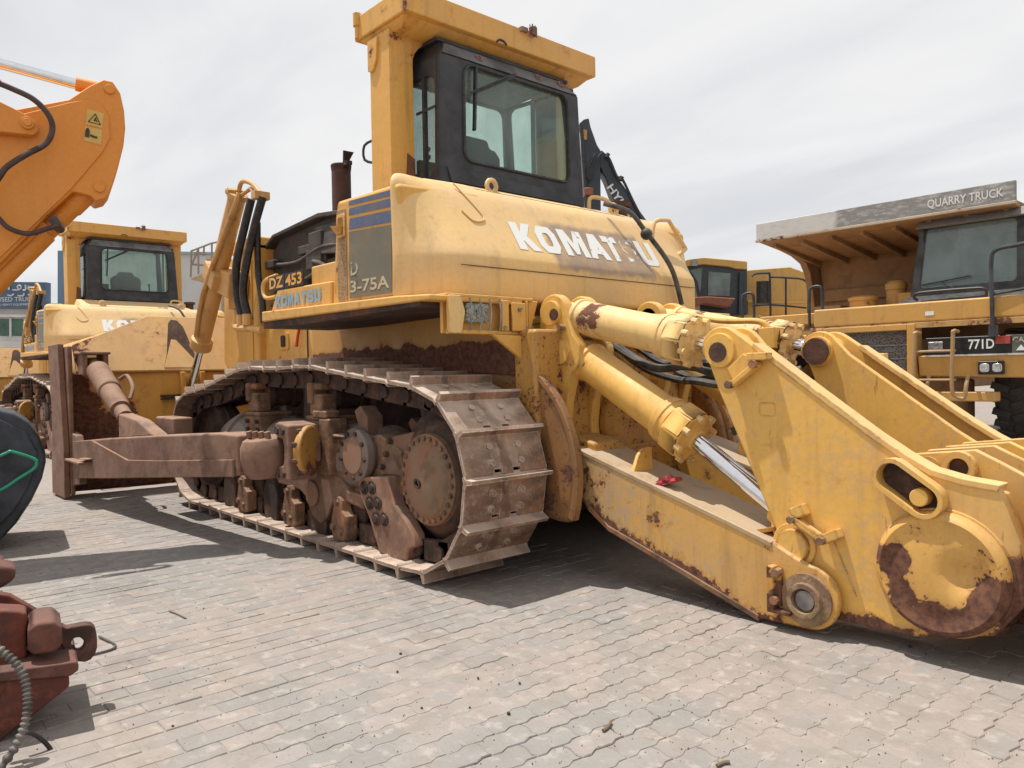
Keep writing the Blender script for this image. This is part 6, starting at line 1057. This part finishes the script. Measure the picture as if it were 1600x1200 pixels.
for x in (1090, 1280):
    mb = MB(); c = at(x, 600, DH + 0.5); c.z = 0.85; mb.lathe([(0, 0.5), (0.05, 0.78), (0.12, 0.85), (0.5, 0.85), (0.57, 0.78), (0.62, 0.5)], c, fwl, 28); o = part(mb, 'tyre', TY, H); o.location = -H.location

# ============================================================ DARK EXCAVATOR beyond the cab
DX = 20.0
X = thing('excavator', 'dark blue-grey excavator with white boom lettering rising behind the bulldozer cab', 'excavator', tuple(at(990, 700, DX + 0.5) * 1.0)); X.location.z = 0
XM = plain('dark_boom_paint', (0.035, 0.045, 0.058), 0.45, var=0.25, scale=1.5); XW = plain('boom_white', (0.7, 0.7, 0.7), 0.5)
def xs(poly, dep, th, name, mat, bevel=0.03): o = slab(poly, dep, th, name, mat, X, bevel); o.location = -X.location; return o
xs([(905, 192), (912, 186), (920, 184), (923, 198), (928, 212), (933, 226), (938, 234), (939, 330), (938, 420), (920, 420), (912, 300), (909, 200)], DX, 0.5, 'stick', XM)
xs([(932, 238), (940, 234), (947, 240), (952, 251), (963, 275), (975, 290), (992, 318), (1030, 372), (1052, 420), (1062, 500), (1030, 500), (1010, 420), (985, 362), (960, 315), (945, 275), (936, 258)], DX + 0.05, 0.6, 'boom', XM)
xs([(911, 202), (917, 203), (917, 218), (912, 218)], DX - 0.01, 0.01, 'sticker', plain('amber_sticker', (0.55, 0.30, 0.06), 0.5), 0)
o_ = at(957.5, 288, DX + 0.03); u_ = (at(984, 326, DX + 0.03) - o_).normalized(); w_ = fwl.cross(u_) * -1.0
tmb = text_mb('HYUNDAI', o_ - w_ * 0.19 + u_ * -0.02, u_, w_, 1.55, 0.20, 0.02, 0.0); tmb.v = [p - fwl * 0.012 for p in tmb.v]
o = part(tmb, 'lettering', XW, X); o.location = -X.location
mb = MB(); mb.tube([at(x, y, DX - 0.02) for x, y in ((946, 241), (953, 250), (964, 276), (972, 279), (989, 314), (1005, 345))], 0.035, 8, 3); mb.tube([at(x, y, DX - 0.15) for x, y in ((930, 240), (920, 262), (918, 275), (924, 279), (930, 262), (935, 246), (942, 238))], 0.03, 8, 4); mb.tube([at(x, y, DX - 0.1) for x, y in ((908, 196), (912, 250), (916, 300), (921, 330))], 0.05, 8, 3); mb.cyl(at(969, 282, DX - 0.05), at(972, 276, DX - 0.05), 0.06, n=8); mb.cyl(at(947, 246, DX - 0.05), at(951, 240, DX - 0.05), 0.05, n=8); o = part(mb, 'boom_hoses', RUB, X); o.location = -X.location
xs([(912, 293), (927, 292), (928, 304), (914, 305)], DX - 0.2, 0.3, 'stick_clevis', plain('rust_clevis', (0.25, 0.10, 0.05), 0.7))
mb = MB(); mb.cyl(at(975, 330, DX + 0.8), at(940, 262, DX + 0.8), 0.16, n=14); o = part(mb, 'arm_cylinder', XM, X); o.location = -X.location
xs([(960, 510), (1066, 515), (1066, 575), (950, 575)], DX - 0.5, 2.2, 'upper_house', XM)
xs([(945, 600), (1062, 600), (1070, 640), (1060, 666), (940, 666), (930, 640)], DX - 0.6, 0.6, 'crawler_track', BRD); xs([(945, 600), (1062, 600), (1070, 640), (1060, 666), (940, 666), (930, 640)], DX + 1.6, 0.6, 'crawler_track', BRD); xs([(975, 570), (1040, 570), (1040, 640), (975, 640)], DX - 0.3, 1.8, 'turntable', BRD)
# pieces between the tank and the boom: pipe bundle on the excavator's near side is hidden by the tank

# ============================================================ BUILDINGS AND RAILED PLATFORM (left background)
def bld(root):
    def f(poly, dep, th, name, mat, bevel=0.0): o = slab(poly, dep, th, name, mat, root, bevel); o.location = -root.location; return o
    return f
B1 = thing('office_building', 'white low office building with blue sign band and green windows, far left', 'building', tuple(at(-100, 620, 48))); B1.location.z = 0; f1 = bld(B1)
WP = plain('white_plaster', (0.60, 0.585, 0.56), 0.85, var=0.06, scale=1.0); WG = plain('grey_plaster', (0.50, 0.495, 0.48), 0.85, var=0.05, scale=0.6); BLS = plain('blue_sign', (0.065, 0.115, 0.19), 0.5, var=0.1, scale=1); GRN = plain('green_glass', (0.045, 0.11, 0.075), 0.15, var=0.2, scale=2)
f1([(-420, 470), (95, 474), (95, 632), (-420, 636)], 48, 8.0, 'wall', WP)
f1([(-420, 436), (72, 441), (72, 482), (-420, 478)], 47.6, 0.5, 'sign_band', BLS)
for k in range(8):
    x = 37 - k * 22.5; wd = f1([(x - 19, 498), (x, 498.4), (x, 525), (x - 19, 524.6)], 47.95, 0.12, 'window', GRN)
    f1([(x, 497), (x + 3, 497), (x + 3, 526), (x, 526)], 47.9, 0.2, 'window_frame', WP)
f1([(-420, 488), (95, 492), (95, 496), (-420, 492)], 47.7, 0.5, 'ledge', WP); f1([(-420, 530), (95, 534), (95, 544), (-420, 540)], 47.6, 0.5, 'ledge', WP)
SGN = plain('sign_white', (0.55, 0.58, 0.60), 0.6)
def stext(txt, x, y, wpx, hpx):
    o_ = at(x, y, 47.58); mb = text_mb(txt, o_, rgt, V((0, 0, 1)), wpx * 47.6 / FPX, hpx * 47.6 / FPX, 0.01, 0.0); o = part(mb, 'lettering', SGN, B1); o.location = -B1.location
stext('USED TRUCKS', -4, 471.5, 64, 7); stext('& HEAVY EQUIPMENT', -2, 478.5, 52, 4.0)
mb = MB()
for pts in (((58, 449), (56, 453), (49, 454), (44, 451), (45, 447)), ((40, 445), (40, 453), (36, 453)), ((30, 452), (27, 448), (31, 446), (33, 450), (28, 453), (20, 453)), ((14, 445), (14, 453)), ((8, 453), (2, 453), (0, 448)), ((56, 459), (50, 462), (44, 460)), ((38, 458), (36, 462), (28, 462)), ((22, 459), (18, 462), (12, 461)), ((47, 457), (47.5, 457)), ((51, 456), (51.5, 456))):
    mb.tube([at(x, y, 47.56) for x, y in pts], 0.05, 5, 3)
o = part(mb, 'script_lettering', SGN, B1); o.location = -B1.location
B2 = thing('warehouse', 'plain pale grey flat-roofed warehouse behind the second bulldozer', 'building', tuple(at(220, 620, 62))); B2.location.z = 0; f2 = bld(B2)
f2([(101, 393), (345, 397), (345, 630), (101, 634)], 62, 14, 'wall', WG); f2([(90, 391.5), (101.5, 391.5), (101.5, 634), (90, 634)], 62.2, 10, 'blue_corner', plain('blue_cladding', (0.13, 0.20, 0.28), 0.6, var=0.08)); f2([(100, 390), (347, 394), (347, 397.5), (100, 393.5)], 61.8, 0.4, 'roof_edge', plain('roof_teal', (0.28, 0.36, 0.35), 0.7))
f2([(290, 458), (318, 460), (318, 473), (290, 473)], 30, 2.0, 'roof_unit', WP) if False else None
PM = thing('platform_machine', 'tan machine with railed service platform glimpsed behind the lift cylinder', 'machine', tuple(at(372, 640, 24))); PM.location.z = 0; f3 = bld(PM)
TAN = paint('tan_deck', (0.52, 0.36, 0.19), (0.46, 0.31, 0.16), rust=0.4)
f3([(297, 436), (325, 424), (352, 416), (352, 440), (326, 440)], 23, 1.6, 'deck', TAN); f3([(345, 405), (405, 400), (405, 600), (345, 600)], 23.2, 2.0, 'machine_body', TAN, 0.03)
f3([(322, 404), (350, 404), (350, 416), (330, 418), (324, 410)], 23.4, 0.6, 'bracket', TAN)
mb = MB()
for pts in (((299, 392), (330, 380), (350, 376)), ((299, 413), (350, 417)), ((299, 391), (298, 433)), ((310, 387), (310, 428)), ((319, 384), (318, 400)), ((331, 379), (331, 404)), ((304, 395), (322, 397)), ((309, 391), (300, 413))):
    mb.tube([at(x, y, 22.95) for x, y in pts], 0.03, 6)
o = part(mb, 'guard_rail', plain('rail_grey', (0.30, 0.25, 0.20), 0.7), PM); o.location = -PM.location
